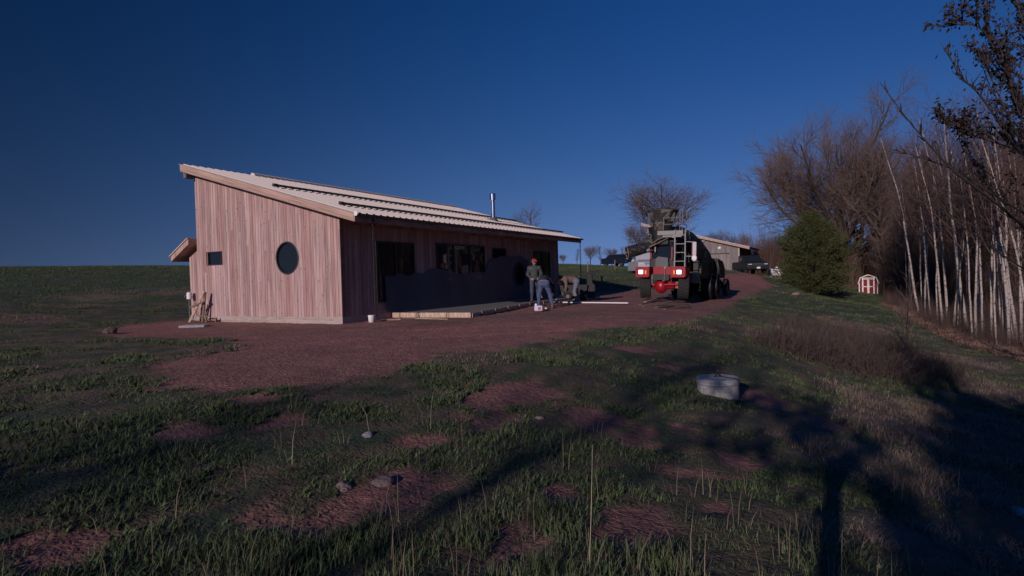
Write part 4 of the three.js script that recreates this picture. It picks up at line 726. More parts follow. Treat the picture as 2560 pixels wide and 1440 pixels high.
[[1408, 0.2], [1442, 0.24], [1476, 0.36], [1502, 0.3], [1530, 0.34], [1556, 0.3]].forEach(([px, s], i) => treeThing('hedge_tree', ['small bare bush on the skyline just right of the house', 'thin bare bush behind the far rain chain', 'tallest reddish bush on the skyline of the pasture', 'slim bare bush right of the tallest skyline bush', 'bare bush on the skyline above the far fence post', 'bare bush on the skyline behind the mixer chute'][i], i % 2 ? poleGeo[2] : midGeo, deepMats, footing(px, 664, 92), i * 1.3, s, 'bushes along the pasture skyline'));
// white birches along the right-hand wood edge
const birchSpots = [[2281, 757, 3, 1.0], [2297, 762, 0, 1.08], [2313, 778, 1, 1.05], [2345, 814, 3, 0.95], [2358, 806, 0, 0.9], [2384, 797, 1, 0.85], [2402, 844, 0, 0.92], [2418, 860, 2, 0.98], [2432, 850, 3, 0.9], [2462, 832, 0, 0.85], [2492, 838, 3, 0.9], [2510, 862, 1, 0.95], [2523, 880, 0, 0.92], [2543, 906, 2, 0.85], [2556, 870, 3, 0.95], [2326, 770, 3, 1.1], [2440, 800, 1, 0.9], [2370, 780, 0, 1.05], [2250, 742, 3, 0.95], [2533, 840, 0, 1.0], [2480, 810, 3, 1.1], [2590, 900, 1, 0.9], [2305, 765, 3, 1.1], [2270, 748, 3, 1.0], [2505, 845, 3, 1.1]];
const birchWord = ['slender birch farthest left, near the red shed', 'tall leaning birch, second from the shed', 'pair of birches leaning left at the near end of the left clump', 'thin birch standing right of the left clump', 'thin birch behind the gap in the wood edge', 'pair of thin birches left of the brightest clump', 'birch just left of the brightest clump', 'brightest clump of three birches nearest the grass strip', 'birch just right of the brightest clump', 'slim birch between the two bright clumps', 'birch left of the rightmost clump', 'pair of birches in the rightmost clump', 'birch in front of the rightmost pair', 'nearest clump of three birches at the right edge', 'birch behind the nearest clump at the right edge', 'tall birch behind the left clump', 'pair of birches deeper in the wood behind the brightest clump', 'birch deep in the wood left of centre of the wood edge', 'thin birch just right of the red shed', 'birch deep in the wood near the right edge', 'tall thin birch between the clumps, deeper in the wood', 'pair of birches just beyond the right edge of the picture', 'slim birch inside the left clump', 'slim birch between the shed and the left clump', 'slim birch directly behind the rightmost pair'];
birchSpots.forEach(([px, py, k, s], i) => { const dd = Math.min(land(px, py).length(), 31 + 26 * Math.exp(-(px - 2250) / 70)), q = at(px, py, 30), p = V(q.x, 0, q.z).normalize().multiplyScalar(dd + 9 * hash(i, 21) - 1.5); p.y = groundY(p.x, p.z); const t = treeThing('birch_tree', 'white ' + birchWord[i], birchGeo[k], [M.birch, M.birchTwig], [p.x, p.y, p.z], 0, s, 'birches along the wood edge'); t.rotation.set((hash(i, 5) - 0.5) * 0.08, (hash(i, 3) - 0.5) * 1.6, -0.02 + 0.12 * hash(i, 8)); });
// bare brown wood behind the birches
{
  const R = rng(900); let k = 0; const col = [M.trunk, mat(0.13, 0.095, 0.08, 0.95, { map: bark })];
  for (let i = 0; i < 65; i++) {
    const az = lerp(31.4, 50, (i % 26 + R()) / 26) * D2R, row = Math.floor(i / 26), lo = 40 + 58 * Math.exp(-(az / D2R - 29.5) / 3.5), d = lo + row * 8 + R() * 8, x = Math.sin(az) * d, z = -Math.cos(az) * d;
    const t = treeThing('forest_tree', 'bare brown tree crowded in the wood behind the birches', poleGeo[i % 4], [col[i % 2], M.twig], [x, groundY(x, z), z], R() * TAU, 0.75 + 0.35 * R(), 'bare trees of the wood on the right'); t.rotation.z = 0.04 * (R() - 0.2); k++;
  }
  for (let i = 0; i < 10; i++) { const p = at(1925 + i * 26, 690, 78 + 8 * R()); treeThing('forest_tree', 'bare brown tree in the thicket behind the evergreen', poleGeo[i % 4], [col[i % 2], M.twig], [p.x, groundY(p.x, p.z), p.z], R() * TAU, 0.45 + 0.3 * R(), 'bare trees of the thicket behind the evergreen'); }
}
// evergreen: whorled limbs carrying needle sprays
function evergreen(seed, h, rad, sprays) {
  const R = rng(seed), wood = new Tubes(), nd = new Tubes(), nd2 = new Tubes(); wood.tube([V(0, -0.2, 0), V(0.05, h * 0.5, 0), V(0, h * 0.97, 0)], [0.17, 0.1, 0.02], 8);
  const N = 330;
  for (let i = 0; i < N; i++) {
    const f = Math.pow((i + R()) / N, 0.85), y = 0.45 + f * (h - 0.55), prof = f < 0.15 ? 0.66 + 2.2 * f : f < 0.5 ? 1 : f < 0.82 ? 1 - 0.62 * Math.pow((f - 0.5) / 0.32, 1.4) : 0.38 * (1 - (f - 0.82) / 0.18), a = i * 2.399 + R() * 0.5, lump = 0.35 + 1.25 * fbm(Math.cos(a) * 1.6 + 7, y * 0.75 + Math.sin(a) * 1.6, 2);
    const len = rad * prof * lump * (0.7 + 0.55 * R()) + 0.12, d = V(Math.cos(a), 0.12 + 0.35 * f, Math.sin(a)).normalize(), p0 = V(0, y - len * 0.15, 0), tip = p0.clone().addScaledVector(d, len);
    wood.tube([p0, p0.clone().lerp(tip, 0.5).add(V(0, -0.05, 0)), tip], [0.03, 0.02, 0.006], 3);
    const sn = Math.round(sprays * (0.5 + len / rad));
    for (let s = 0; s < sn; s++) {
      const t = 0.35 + 0.65 * Math.sqrt(R()), c = p0.clone().lerp(tip, t).add(V((R() - 0.5) * 0.62, (R() - 0.5) * 0.5, (R() - 0.5) * 0.62)), e = d.clone().add(V((R() - 0.5) * 1.6, (R() - 0.2) * 1.3, (R() - 0.5) * 1.6)).normalize(), b = V(R() - 0.5, R() - 0.5, R() - 0.5).cross(e).normalize(), w = 0.016 + 0.014 * R(), l = 0.09 + 0.08 * R();
      (R() < 0.35 ? nd2 : nd).quad(c, e.clone().multiplyScalar(l), b.clone().multiplyScalar(w), e.clone().cross(b).normalize());
    }
  }
  return [wood.build(), nd.build(), nd2.build()];
}
const needleM = mat(0.042, 0.058, 0.018, 0.8, { side: THREE.DoubleSide }), needleM2 = mat(0.075, 0.075, 0.018, 0.8, { side: THREE.DoubleSide });
function evergreenThing(label, geo, pos, turn, scale, group) { const t = thing('evergreen_tree', label, 'tree', pos, turn, group); t.scale.set(...scale); part('trunk', geo[0], M.trunk, t); const c = part('crown', geo[1], needleM, t); part('new_growth', geo[2], needleM2, c); return t; }
const everGeo = evergreen(5, 7.0, 2.6, 125);
evergreenThing('dense round evergreen standing on the grass beside the drive', everGeo, footing(2032, 737, 49), 0.8, [0.88, 0.97, 0.9]);
// trees behind the camera that throw the shade over the bank
const shadeSpot = (back, right) => { const x = back * Math.sin(SUN_AZ) + right * Math.cos(SUN_AZ + Math.PI), z = -back * Math.cos(SUN_AZ) + right * Math.sin(SUN_AZ + Math.PI); return [x, groundY(x, z), z]; };
const everShade = evergreen(9, 6.6, 2.4, 40);
{ // broad tree still holding its withered leaves
  const R = rng(515), lf = new Tubes(), g = grow(52, [{ seg: 4, wander: 0.1, up: 0.05, tip: 0.7, sides: 8, kids: 8, from: 0.45, angle: 0.9, shrink: 0.2 }, { seg: 6, len: 4.2, r: 0.08, wander: 0.25, up: 0.10, tip: 0.3, sides: 5, kids: 9, from: 0.2, angle: 0.7, shrink: 0.3 }, { seg: 4, len: 1.8, r: 0.03, wander: 0.35, up: 0.05, tip: 0.4, sides: 3, kids: 6, from: 0.1, angle: 0.6, shrink: 0.2 }, { seg: 2, len: 0.8, r: 0.012, wander: 0.4, up: 0.05, tip: 0.5, sides: 3 }], 2, [[O, V(0.05, 1, 0), 3.4, 0.2]]);
  const a = g[1].attributes.position; for (let i = 0; i < a.count; i += 1) { const c = V().fromBufferAttribute(a, i).add(V((R() - 0.5) * 0.3, (R() - 0.5) * 0.3, (R() - 0.5) * 0.3)), e = V(R() - 0.5, R() - 0.5, R() - 0.5).normalize(), b = V(R() - 0.5, R() - 0.5, R() - 0.5).cross(e).normalize(); lf.quad(c, e.clone().multiplyScalar(0.1), b.clone().multiplyScalar(0.06), e.clone().cross(b)); }
  const t = treeThing('broad_tree', 'broad tree behind the camera whose withered crown shades the bank', g, deepMats, shadeSpot(10, 3.1), 0.4, 0.98); part('leaves', lf.build(), mat(0.09, 0.05, 0.035, 0.9, { side: THREE.DoubleSide }), t.children[1]);
}
[[10, 2.5, 0.95], [11, 4.2, 1.05], [10.5, 6.3, 1.0], [12, 8.6, 1.1]].forEach(([b, r, s], i) => evergreenThing(['evergreen behind the camera nearest the camera post', 'evergreen behind the camera, second to the right of the post', 'evergreen behind the camera, third to the right of the post', 'evergreen behind the camera farthest to the right'][i], everShade, shadeSpot(b, r), i, [s, s, s], 'evergreens behind the camera'));
[[19, -2.6, 0.85], [19, -5.4, 0.7], [15, 2.2, 0.8]].forEach(([b, r, s], i) => treeThing('bare_tree', ['bare tree behind the camera, left of the camera post', 'added unseen bare tree behind the camera farthest to the left, dimming the near grass', 'bare tree behind the camera beside the evergreens'][i], poleGeo[i], deepMats, shadeSpot(b, r), i * 1.7, s, 'bare trees behind the camera'));  // the leftmost tree is added only to darken the nearest grass

// tree at the right edge: long shoots with withered leaves
{
  const root = at(2760, 1150, 6.2), base = V(root.x, groundY(root.x, root.z) - 0.1, root.z), t = thing('leafy_tree', 'tree reaching in from the right edge, withered leaves coloured darker in place of shade', 'tree', base.toArray());
  const R = rng(404), wood = new Tubes(), tw = new Tubes(), lf = new Tubes(), loc = (a) => a.map(([x, y, z]) => at(x, y, z).sub(base));
  const bole = loc([[2760, 1150, 6.2], [2740, 800, 6.0], [2720, 500, 5.9], [2700, 150, 5.8], [2690, -250, 5.8]]); bole[0].y = 0;
  wood.tube(bole, [0.1, 0.085, 0.07, 0.05, 0.03], 9);
  const limbs = [
    [[[2730, 690, 6], [2600, 600, 5.8], [2480, 500, 5.6], [2385, 428, 5.4], [2332, 372, 5.3], [2270, 300, 5.2], [2201, 207, 5.1]], 0.028, 0.05],
    [[[2730, 660, 6], [2600, 560, 5.9], [2470, 478, 5.7], [2395, 430, 5.6], [2320, 400, 5.5], [2225, 372, 5.4]], 0.022, 0.05],
    [[[2720, 560, 5.9], [2600, 440, 5.5], [2520, 340, 5.3], [2445, 232, 5.1], [2400, 190, 5.0], [2364, 118, 4.9]], 0.022, 0.25],
    [[[2710, 420, 5.9], [2600, 300, 5.5], [2520, 190, 5.2], [2450, 70, 5.0], [2385, 60, 4.9]], 0.022, 0.85],
    [[[2715, 480, 5.9], [2600, 400, 5.7], [2500, 360, 5.5], [2420, 335, 5.4], [2352, 302, 5.3]], 0.018, 1.0],
    [[[2705, 350, 5.8], [2620, 200, 5.6], [2560, 60, 5.5], [2520, -60, 5.4]], 0.022, 0.7],
    [[[2720, 600, 6.2], [2620, 470, 6.3], [2540, 330, 6.2], [2480, 200, 6.1], [2440, 120, 6.0]], 0.024, 0.9],
    [[[2735, 800, 6.1], [2600, 700, 5.9], [2480, 620, 5.7], [2380, 545, 5.6], [2300, 500, 5.5]], 0.018, 0.12],
    [[[2745, 900, 6.1], [2620, 895, 5.8], [2510, 880, 5.6], [2430, 838, 5.4], [2385, 790, 5.3]], 0.014, 0.03],
    [[[2720, 640, 5.8], [2640, 520, 5.4], [2590, 400, 5.2], [2540, 260, 5.1], [2500, 120, 5.0]], 0.02, 0.75],
    [[[2735, 760, 6.3], [2640, 640, 6.6], [2540, 540, 6.7], [2460, 450, 6.7], [2400, 330, 6.6]], 0.02, 0.5],
    [[[2700, 250, 5.8], [2640, 80, 5.9], [2590, -80, 5.9]], 0.02, 0.8],
  ];
  const leaf = (p, d) => { const a = V(R() - 0.5, R() - 0.9, R() - 0.5).add(d.clone().multiplyScalar(0.4)).normalize(), b = V(R() - 0.5, R() - 0.5, R() - 0.5).cross(a).normalize(), l = 0.013 + 0.015 * R(); lf.quad(p.clone().addScaledVector(a, l), a.clone().multiplyScalar(l), b.clone().multiplyScalar(l * 0.5), a.clone().cross(b).normalize()); };
  const shoot = (p, d, len, r, leafy, lev) => {
    const pts = [p.clone()], rads = [r], q = p.clone(), dir = d.clone(), n = 5;
    for (let i = 1; i <= n; i++) { dir.add(V((R() - 0.5) * 0.3, 0.1 + (R() - 0.5) * 0.25, (R() - 0.5) * 0.3)).normalize(); q.addScaledVector(dir, len / n); pts.push(q.clone()); rads.push(r * (1 - 0.75 * i / n)); if (R() < leafy) for (let k = 0; k < 2; k++) leaf(q.clone().add(V((R() - 0.5) * 0.06, (R() - 0.5) * 0.06, (R() - 0.5) * 0.06)), dir); }
    tw.tube(pts, rads, 4);
    if (lev) for (let k = 0; k < 3; k++) shoot(pts[1 + k], dir.clone().add(V((R() - 0.5) * 1.3, (R() - 0.2) * 0.9, (R() - 0.5) * 1.3)).normalize(), len * 0.55, r * 0.6, leafy, lev - 1);
  };
  for (const [pts, r, leafy] of limbs) {
    const c = new THREE.CatmullRomCurve3(loc(pts)), P = c.getPoints(24); wood.tube(P, P.map((_, i) => r * 0.62 * (1 - 0.78 * i / 24)), 6);
    for (let i = 3; i < 24; i++) { const kids = R() < 0.75 ? 1 : 2; for (let k = 0; k < kids; k++) { const d = P[i + 1 > 24 ? 24 : i + 1].clone().sub(P[i - 1]).normalize().add(V((R() - 0.5) * 1.4, 0.35 + (R() - 0.5) * 0.9, (R() - 0.5) * 1.4)).normalize(); shoot(P[i], d, (leafy > 0.4 ? 0.55 : 0.3) * (0.4 + R()) * (1.1 - i / 32), r * 0.3, leafy, leafy > 0.4 ? 1 : 0); } }
    if (leafy > 0.2) for (let i = 8; i <= 24; i++) for (let k = 0; k < 2 * leafy; k++) leaf(P[i].clone().add(V((R() - 0.5) * 0.12, (R() - 0.5) * 0.12, (R() - 0.5) * 0.12)), V(0, -1, 0));
  }
  part('trunk', wood.build(), mat(0.06, 0.05, 0.045, 0.95), t); const cr = part('crown', tw.build(), mat(0.05, 0.042, 0.04, 0.95), t); part('leaves', lf.build(), mat(0.035, 0.02, 0.018, 0.9, { side: THREE.DoubleSide }), cr);  // leaf colour is darkened to stand in for shade on this tree
}
{ // sapling on the far side of the bramble bank
  const g = grow(61, [{ seg: 6, wander: 0.15, up: 0.05, tip: 0.3, sides: 5, kids: 9, from: 0.15, angle: 0.7, shrink: 0.5 }, { seg: 4, len: 0.9, r: 0.012, wander: 0.3, up: 0.12, tip: 0.4, sides: 3, kids: 5, from: 0.3, angle: 0.6, shrink: 0.3 }, { seg: 2, len: 0.4, r: 0.006, wander: 0.3, up: 0.1, tip: 0.6, sides: 3 }], 1, [[O, V(0.03, 1, 0), 2.4, 0.028], [V(0.05, -0.1, 0), V(-0.3, 1, 0), 1.5, 0.02], [V(-0.05, -0.1, 0), V(0.35, 0.9, 0), 1.4, 0.018]]);
  const p = land(2264, 868); treeThing('sapling', 'thin bare sapling on the far edge of the bramble bank', g, deepMats, p.toArray(), 0, 1);
}
// ---------------------------------------------------------------- grass and undergrowth
function tuft(seed, blades, h, spread, w, bend, dry) {
  const R = rng(seed), g = { p: [], n: [], i: [] };
  for (let b = 0; b < blades; b++) {
    const a = R() * TAU, r = Math.sqrt(R()) * spread, x = Math.cos(a) * r, z = Math.sin(a) * r, out = R() * TAU, k = bend * (0.4 + R()), hh = h * (0.5 + 0.7 * R()), wx = Math.cos(out + 1.57) * w, wz = Math.sin(out + 1.57) * w, ox = Math.cos(out) * k * hh, oz = Math.sin(out) * k * hh, o = g.p.length / 3;
    const rows = [[0, 1], [0.55, 0.85], [1, 0]];
    for (const [t, ww] of rows) { const cx = x + ox * t * t, cz = z + oz * t * t, y = hh * (t - 0.25 * k * t * t); if (ww) g.p.push(cx - wx * ww, y, cz - wz * ww, cx + wx * ww, y, cz + wz * ww); else g.p.push(cx, y, cz); }
    g.i.push(o, o + 1, o + 2, o + 1, o + 3, o + 2, o + 2, o + 3, o + 4);
  }
  const B = new THREE.BufferGeometry(); B.setAttribute('position', new THREE.Float32BufferAttribute(g.p, 3)); B.setIndex(g.i); B.computeVertexNormals(); return B;
}
function scatter(name, label, cat, geo, material, list) { // list of [x, z, scale, heightScale, color]
  const m = new THREE.InstancedMesh(geo, material, list.length), q = new THREE.Quaternion(), R = rng(list.length);
  list.forEach(([x, z, s, hs, c], i) => { q.setFromAxisAngle(up, R() * TAU); m.setMatrixAt(i, new THREE.Matrix4().compose(V(x, groundY(x, z) - 0.012, z), q, V(s, s * hs, s))); m.setColorAt(i, new THREE.Color().setRGB(...c)); });
  m.name = name; m.userData = { kind: 'stuff', label, category: cat }; m.castShadow = m.receiveShadow = true; scene.add(m); return m;
}
const inHouse = (x, z) => { const p = V(x - HOUSE.x, 0, z - HOUSE.z).applyAxisAngle(up, -HOUSE_TURN); return p.x > -7.2 && p.x < 1.7 && p.z < 0.1 && p.z > -15.6; };
{
  const R = rng(2024), green = [], weed = [], tan = [], coarse = [], bandList = [[2.2, 8, 330], [8, 16, 130], [16, 34, 40], [34, 85, 8]];
  for (const [a, b, den] of bandList) {
    const area = 50 * D2R * (b * b - a * a), N = Math.round(area * den);
    for (let i = 0; i < N; i++) {
      const r = Math.sqrt(a * a + R() * (b * b - a * a)), az = (R() * 100 - 50) * D2R, x = Math.sin(az) * r, z = -Math.cos(az) * r;
      if (inHouse(x, z) || Math.hypot(x - ringSpot.x, z - ringSpot.z) < 0.32) continue;
      const s = soil(x, z), st = straw(x, z), clump = fbm(x * 1.4 + 30, z * 1.4, 3), gap = fbm(x * 4 + 3, z * 4 + 9, 2);
      if (R() < s * 1.08 || R() < 0.75 * smooth(0.52, 0.36, 0.55 * gap + 0.45 * clump)) continue;
      const sc = (b > 34 ? 2.2 : b > 16 ? 1.4 : b > 8 ? 0.95 : 0.8) * (0.4 + 0.9 * clump), v = 0.75 + 0.5 * R();
      if (R() < st * 0.75) tan.push([x, z, sc * (b > 16 ? 0.8 : 1.1), 1, [0.22 * v, 0.17 * v, 0.125 * v]]);
      else if (b <= 16 && clump > 0.42 && R() < 0.26) weed.push([x, z, sc * (0.8 + 0.5 * R()), 1, [0.075 * v, 0.115 * v, 0.042 * v]]);
      else { const y = R(); (b > 16 ? coarse : green).push([x, z, sc, 0.45 + 0.75 * clump * (1 + 1.3 * smooth(5.2, 3, r)), [lerp(0.07, 0.115, y) * v, lerp(0.108, 0.14, y) * v, lerp(0.046, 0.062, y) * v]]); }
    }
  }
  const gm = (rough = 0.8) => new THREE.MeshStandardMaterial({ color: 0xffffff, roughness: rough, side: THREE.DoubleSide });
  const half = (l, k) => l.filter((_, i) => i % 2 === k);
  scatter('grass', 'short green spring grass in patches over the foreground', 'grass', tuft(1, 13, 0.105, 0.07, 0.0042, 0.55), gm(), half(green, 0));
  scatter('grass_001', 'curved green grass blades between the foreground patches', 'grass', tuft(2, 11, 0.125, 0.08, 0.0038, 0.85), gm(), half(green, 1));
  scatter('meadow_grass', 'coarse grass over the bank and the hillside', 'grass', tuft(6, 20, 0.06, 0.16, 0.0045, 1.0), gm(), coarse);
  scatter('weeds', 'broad-leaved green weeds among the foreground grass', 'weeds', tuft(3, 8, 0.085, 0.05, 0.013, 1.1), gm(0.7), weed);
  scatter('dead_grass', 'bleached dead grass on the bank and hillside', 'dry grass', tuft(4, 12, 0.15, 0.11, 0.006, 1.2), gm(0.9), tan);
  // tall dry stalks near the camera
  const st = []; for (let i = 0; i < 400; i++) { const r = 2.3 + 6 * R() * R(), az = (R() * 96 - 46) * D2R, x = Math.sin(az) * r, z = -Math.cos(az) * r; if (soil(x, z) > 0.6 || fbm(x * 0.9 + 8, z * 0.9 + 2, 2) < 0.46) continue; const v = 0.7 + 0.6 * R(); st.push([x, z, 0.7 + 0.7 * R(), 0.8 + 0.5 * R(), [0.2 * v, 0.16 * v, 0.11 * v]]); }
  scatter('dry_stalks', 'thin dry stalks standing in the near grass', 'dry grass', tuft(5, 3, 0.36, 0.09, 0.0022, 0.45), gm(0.9), st);
  // brambles on the bank and brush under the wood
  const twigs = (seed, n, h, r, spread, lean = 1.3, sides = 3) => { const Q = rng(seed), T = new Tubes(); for (let i = 0; i < n; i++) { const a = Q() * TAU, p = V(Math.cos(a) * spread * Q(), 0, Math.sin(a) * spread * Q()), d = V((Q() - 0.5) * lean, 1, (Q() - 0.5) * lean).normalize(), l = h * (0.4 + 0.8 * Q()), pts = [p.clone()]; for (let k = 0; k < 4; k++) { d.add(V((Q() - 0.5) * 0.45 * lean, -0.1 * lean, (Q() - 0.5) * 0.45 * lean)).normalize(); p.addScaledVector(d, l / 4); pts.push(p.clone()); } T.tube(pts, [r, r * 0.85, r * 0.7, r * 0.55, r * 0.35], sides); } return T.build(); };
  const br = []; const spots = [[2100, 850, 2.0], [2060, 890, 1.4], [2190, 890, 2.0], [2260, 930, 1.3], [2000, 890, 0.9], [2150, 930, 1.2]].map(([a, b, r]) => [land(a, b), r]);
  for (const [c, r] of spots) for (let i = 0; i < 62 * r; i++) { const a = R() * TAU, q = Math.sqrt(R()) * r, x = c.x + Math.cos(a) * q, z = c.z + Math.sin(a) * q, v = 0.6 + 0.7 * R(); br.push([x, z, 0.6 + 0.7 * R(), 0.8 + 0.5 * R(), [0.095 * v, 0.068 * v, 0.06 * v]]); }
  scatter('brambles', 'tangled brown bramble canes on the shaded bank', 'brambles', twigs(7, 12, 0.55, 0.005, 0.35), gm(0.95), br);
  const bs = []; for (let i = 0; i < 2600; i++) { const az = lerp(29.5, 50, R()) * D2R, lo = 40 + 60 * Math.exp(-(az / D2R - 29.5) / 3.5), d = lo + 24 * R(), x = Math.sin(az) * d, z = -Math.cos(az) * d, v = 0.6 + 0.7 * R(); if (az < 31.8 * D2R && d < 84) continue; bs.push([x, z, 0.8 + 0.9 * R(), 0.8 + 0.8 * R(), [0.125 * v, 0.082 * v, 0.07 * v]]); }
  for (let i = 0; i < 420; i++) { const p = at(1885 + 250 * R(), 690, 66 + 12 * R()), v = 0.7 + 0.6 * R(); bs.push([p.x, p.z, 1 + 1.1 * R(), 1.1, [0.15 * v, 0.095 * v, 0.075 * v]]); }
  for (let i = 0; i < 900; i++) { const az = lerp(32, 48, R()) * D2R, lo = 27 + 44 * Math.exp(-(az / D2R - 30.5) / 3.2), d = lo + 13 * R(), x = Math.sin(az) * d, z = -Math.cos(az) * d, v = 0.6 + 0.7 * R(); bs.push([x, z, 0.22 + 0.3 * R(), 1.1, [0.13 * v, 0.085 * v, 0.075 * v]]); }
  scatter('undergrowth', 'dense brown brush under the bare wood on the right', 'undergrowth', twigs(8, 34, 2.6, 0.006, 0.9, 0.55), gm(0.95), bs);
  // fallen leaves and dead litter strip along the wood edge is carried by dead grass
  const lt = []; for (let i = 0; i < 3600; i++) { const az = lerp(30, 46, R()) * D2R, lo = 21 + 46 * Math.exp(-(az / D2R - 30) / 3.2), d = lo + 4 + 6 * R(), x = Math.sin(az) * d, z = -Math.cos(az) * d, v = 0.6 + 0.7 * R(); if (az < 31.8 * D2R && d < 74) continue; lt.push([x, z, 1 + R(), 0.8, [0.24 * v, 0.15 * v, 0.115 * v]]); }
  scatter('leaf_litter', 'reddish dead growth along the edge of the birches', 'leaf litter', tuft(9, 12, 0.16, 0.2, 0.013, 1.4), gm(0.95), lt);
}
{ // loose clods and grit over the bare soil
  const R = rng(71), list = []; const g = new THREE.IcosahedronGeometry(0.02, 1), a = g.attributes.position;
  for (let i = 0; i < a.count; i++) { const x = a.getX(i), y = a.getY(i), z = a.getZ(i), n = 0.7 + 0.6 * hash(Math.round(x * 3000), Math.round(y * 3000) + Math.round(z * 3000)); a.setXYZ(i, x * n, y * n * 0.7 + 0.008, z * n); } g.computeVertexNormals();
  for (let i = 0; i < 60000 && list.length < 11000; i++) { const r = 3 + 20 * Math.pow(R(), 0.8), az = (R() * 90 - 45) * D2R, x = Math.sin(az) * r, z = -Math.cos(az) * r; if (inHouse(x, z) || soil(x, z) < 0.55 || fbm(x * 1.3, z * 1.3, 3) < 0.42 + 0.1 * R()) continue; const v = 0.75 + 0.5 * R(); list.push([x, z, 0.16 + 0.75 * Math.pow(R(), 6), 1, [0.21 * v, 0.112 * v, 0.098 * v]]); }
  scatter('soil_clods', 'loose red clods and grit over the bare soil', 'soil', g, new THREE.MeshStandardMaterial({ color: 0xffffff, roughness: 1 }), list);
}
{ // single stalk standing tall in the near grass
  const p = land(1472, 1445), top = at(1481, 1112, Math.hypot(p.x, p.z) * 0.985), T = new Tubes(); T.tube([V(0, 0, 0), top.clone().sub(p).multiplyScalar(0.5).add(V(0.004, 0, 0)), top.clone().sub(p)], [0.003, 0.0024, 0.0012], 5);
  const m = solo('straw_stalk', T.build(), mat(0.42, 0.36, 0.26, 0.9), 'tall single pale straw standing in the near grass', 'straw'); m.position.copy(p);
}

// ---------------------------------------------------------------- people
const mcMat = new THREE.MeshBasicMaterial();
function blobMesh(bones, centre, half, res, k) { // bones: [a, b, ra, rb, color]; smooth union of tapered capsules
  const mc = new MarchingCubes(res, mcMat, false, false, 60000); mc.isolation = 0;
  const B = bones.map(([a, b, ra, rb, c]) => ({ a, d: [b[0] - a[0], b[1] - a[1], b[2] - a[2]], ra, rb, c, l2: Math.max(1e-9, (b[0] - a[0]) ** 2 + (b[1] - a[1]) ** 2 + (b[2] - a[2]) ** 2) }));
  const dist = (b, x, y, z) => { const px = x - b.a[0], py = y - b.a[1], pz = z - b.a[2], t = clamp((px * b.d[0] + py * b.d[1] + pz * b.d[2]) / b.l2); return Math.hypot(px - b.d[0] * t, py - b.d[1] * t, pz - b.d[2] * t) - lerp(b.ra, b.rb, t); };
  const hs = res / 2;
  for (let z = 0; z < res; z++) for (let y = 0; y < res; y++) for (let x = 0; x < res; x++) {
    const wx = centre[0] + (x - hs) / hs * half, wy = centre[1] + (y - hs) / hs * half, wz = centre[2] + (z - hs) / hs * half; let s = 9;
    for (const b of B) { const d = dist(b, wx, wy, wz); if (d - s > k) continue; const h = Math.max(0, k - Math.abs(s - d)) / k; s = Math.min(s, d) - h * h * k * 0.25; }
    if (res > 100) s += (fbm(wx * 11 + wz * 7, wy * 13 + wz * 5, 2) - 0.5) * 0.03;   // folds in the cloth
    mc.field[x + y * res + z * res * res] = -s;
  }
  mc.update();
  const n = mc.count, P = new Float32Array(n * 3), C = new Float32Array(n * 3);
  for (let i = 0; i < n; i++) {
    const x = centre[0] + mc.positionArray[i * 3] * half, y = centre[1] + mc.positionArray[i * 3 + 1] * half, z = centre[2] + mc.positionArray[i * 3 + 2] * half; P.set([x, y, z], i * 3);
    let best = 9, col = B[0].c; for (const b of B) { const d = dist(b, x, y, z); if (d < best) { best = d; col = b.c; } } C.set(col, i * 3);
  }
  const g = new THREE.BufferGeometry(); g.setAttribute('position', new THREE.BufferAttribute(P, 3)); g.setAttribute('normal', new THREE.BufferAttribute(mc.normalArray.slice(0, n * 3), 3)); g.setAttribute('color', new THREE.BufferAttribute(C, 3)); g.setAttribute('uv', new THREE.BufferAttribute(new Float32Array(n * 2), 2)); return g;
}
const SKIN = [0.42, 0.235, 0.185];
function handGeo(w, dir, palm, curl) { // wrist point, pointing direction, palm normal
  const d = V(...dir).normalize(), n = V(...palm); n.addScaledVector(d, -n.dot(d)).normalize(); const s = d.clone().cross(n), P = (a, b, c) => V(...w).addScaledVector(d, a).addScaledVector(s, b).addScaledVector(n, c).toArray();
  const b = [[P(0, 0, 0), P(0.05, 0, 0), 0.024, 0.028, SKIN], [P(0.03, -0.022, 0), P(0.085, -0.028, 0), 0.016, 0.015, SKIN], [P(0.03, 0.022, 0), P(0.085, 0.026, 0), 0.016, 0.015, SKIN]];
  [[-0.03, 0.062], [-0.01, 0.074], [0.01, 0.07], [0.029, 0.056]].forEach(([o, l]) => { const a = P(0.085, o, 0), m = P(0.085 + l * 0.5, o * 1.15, curl * 0.5 * l), e = P(0.085 + l * (1 - curl * 0.35), o * 1.15, curl * 1.1 * l); b.push([a, m, 0.0095, 0.009, SKIN], [m, e, 0.009, 0.0078, SKIN]); });
  const t0 = P(0.03, -0.03, 0.005), t1 = P(0.065, -0.055, 0.02), t2 = P(0.09, -0.058, 0.035); b.push([t0, t1, 0.013, 0.011, SKIN], [t1, t2, 0.011, 0.009, SKIN]);
  const c = P(0.06, 0, 0); return blobMesh(b, c, 0.14, 52, 0.008);
}
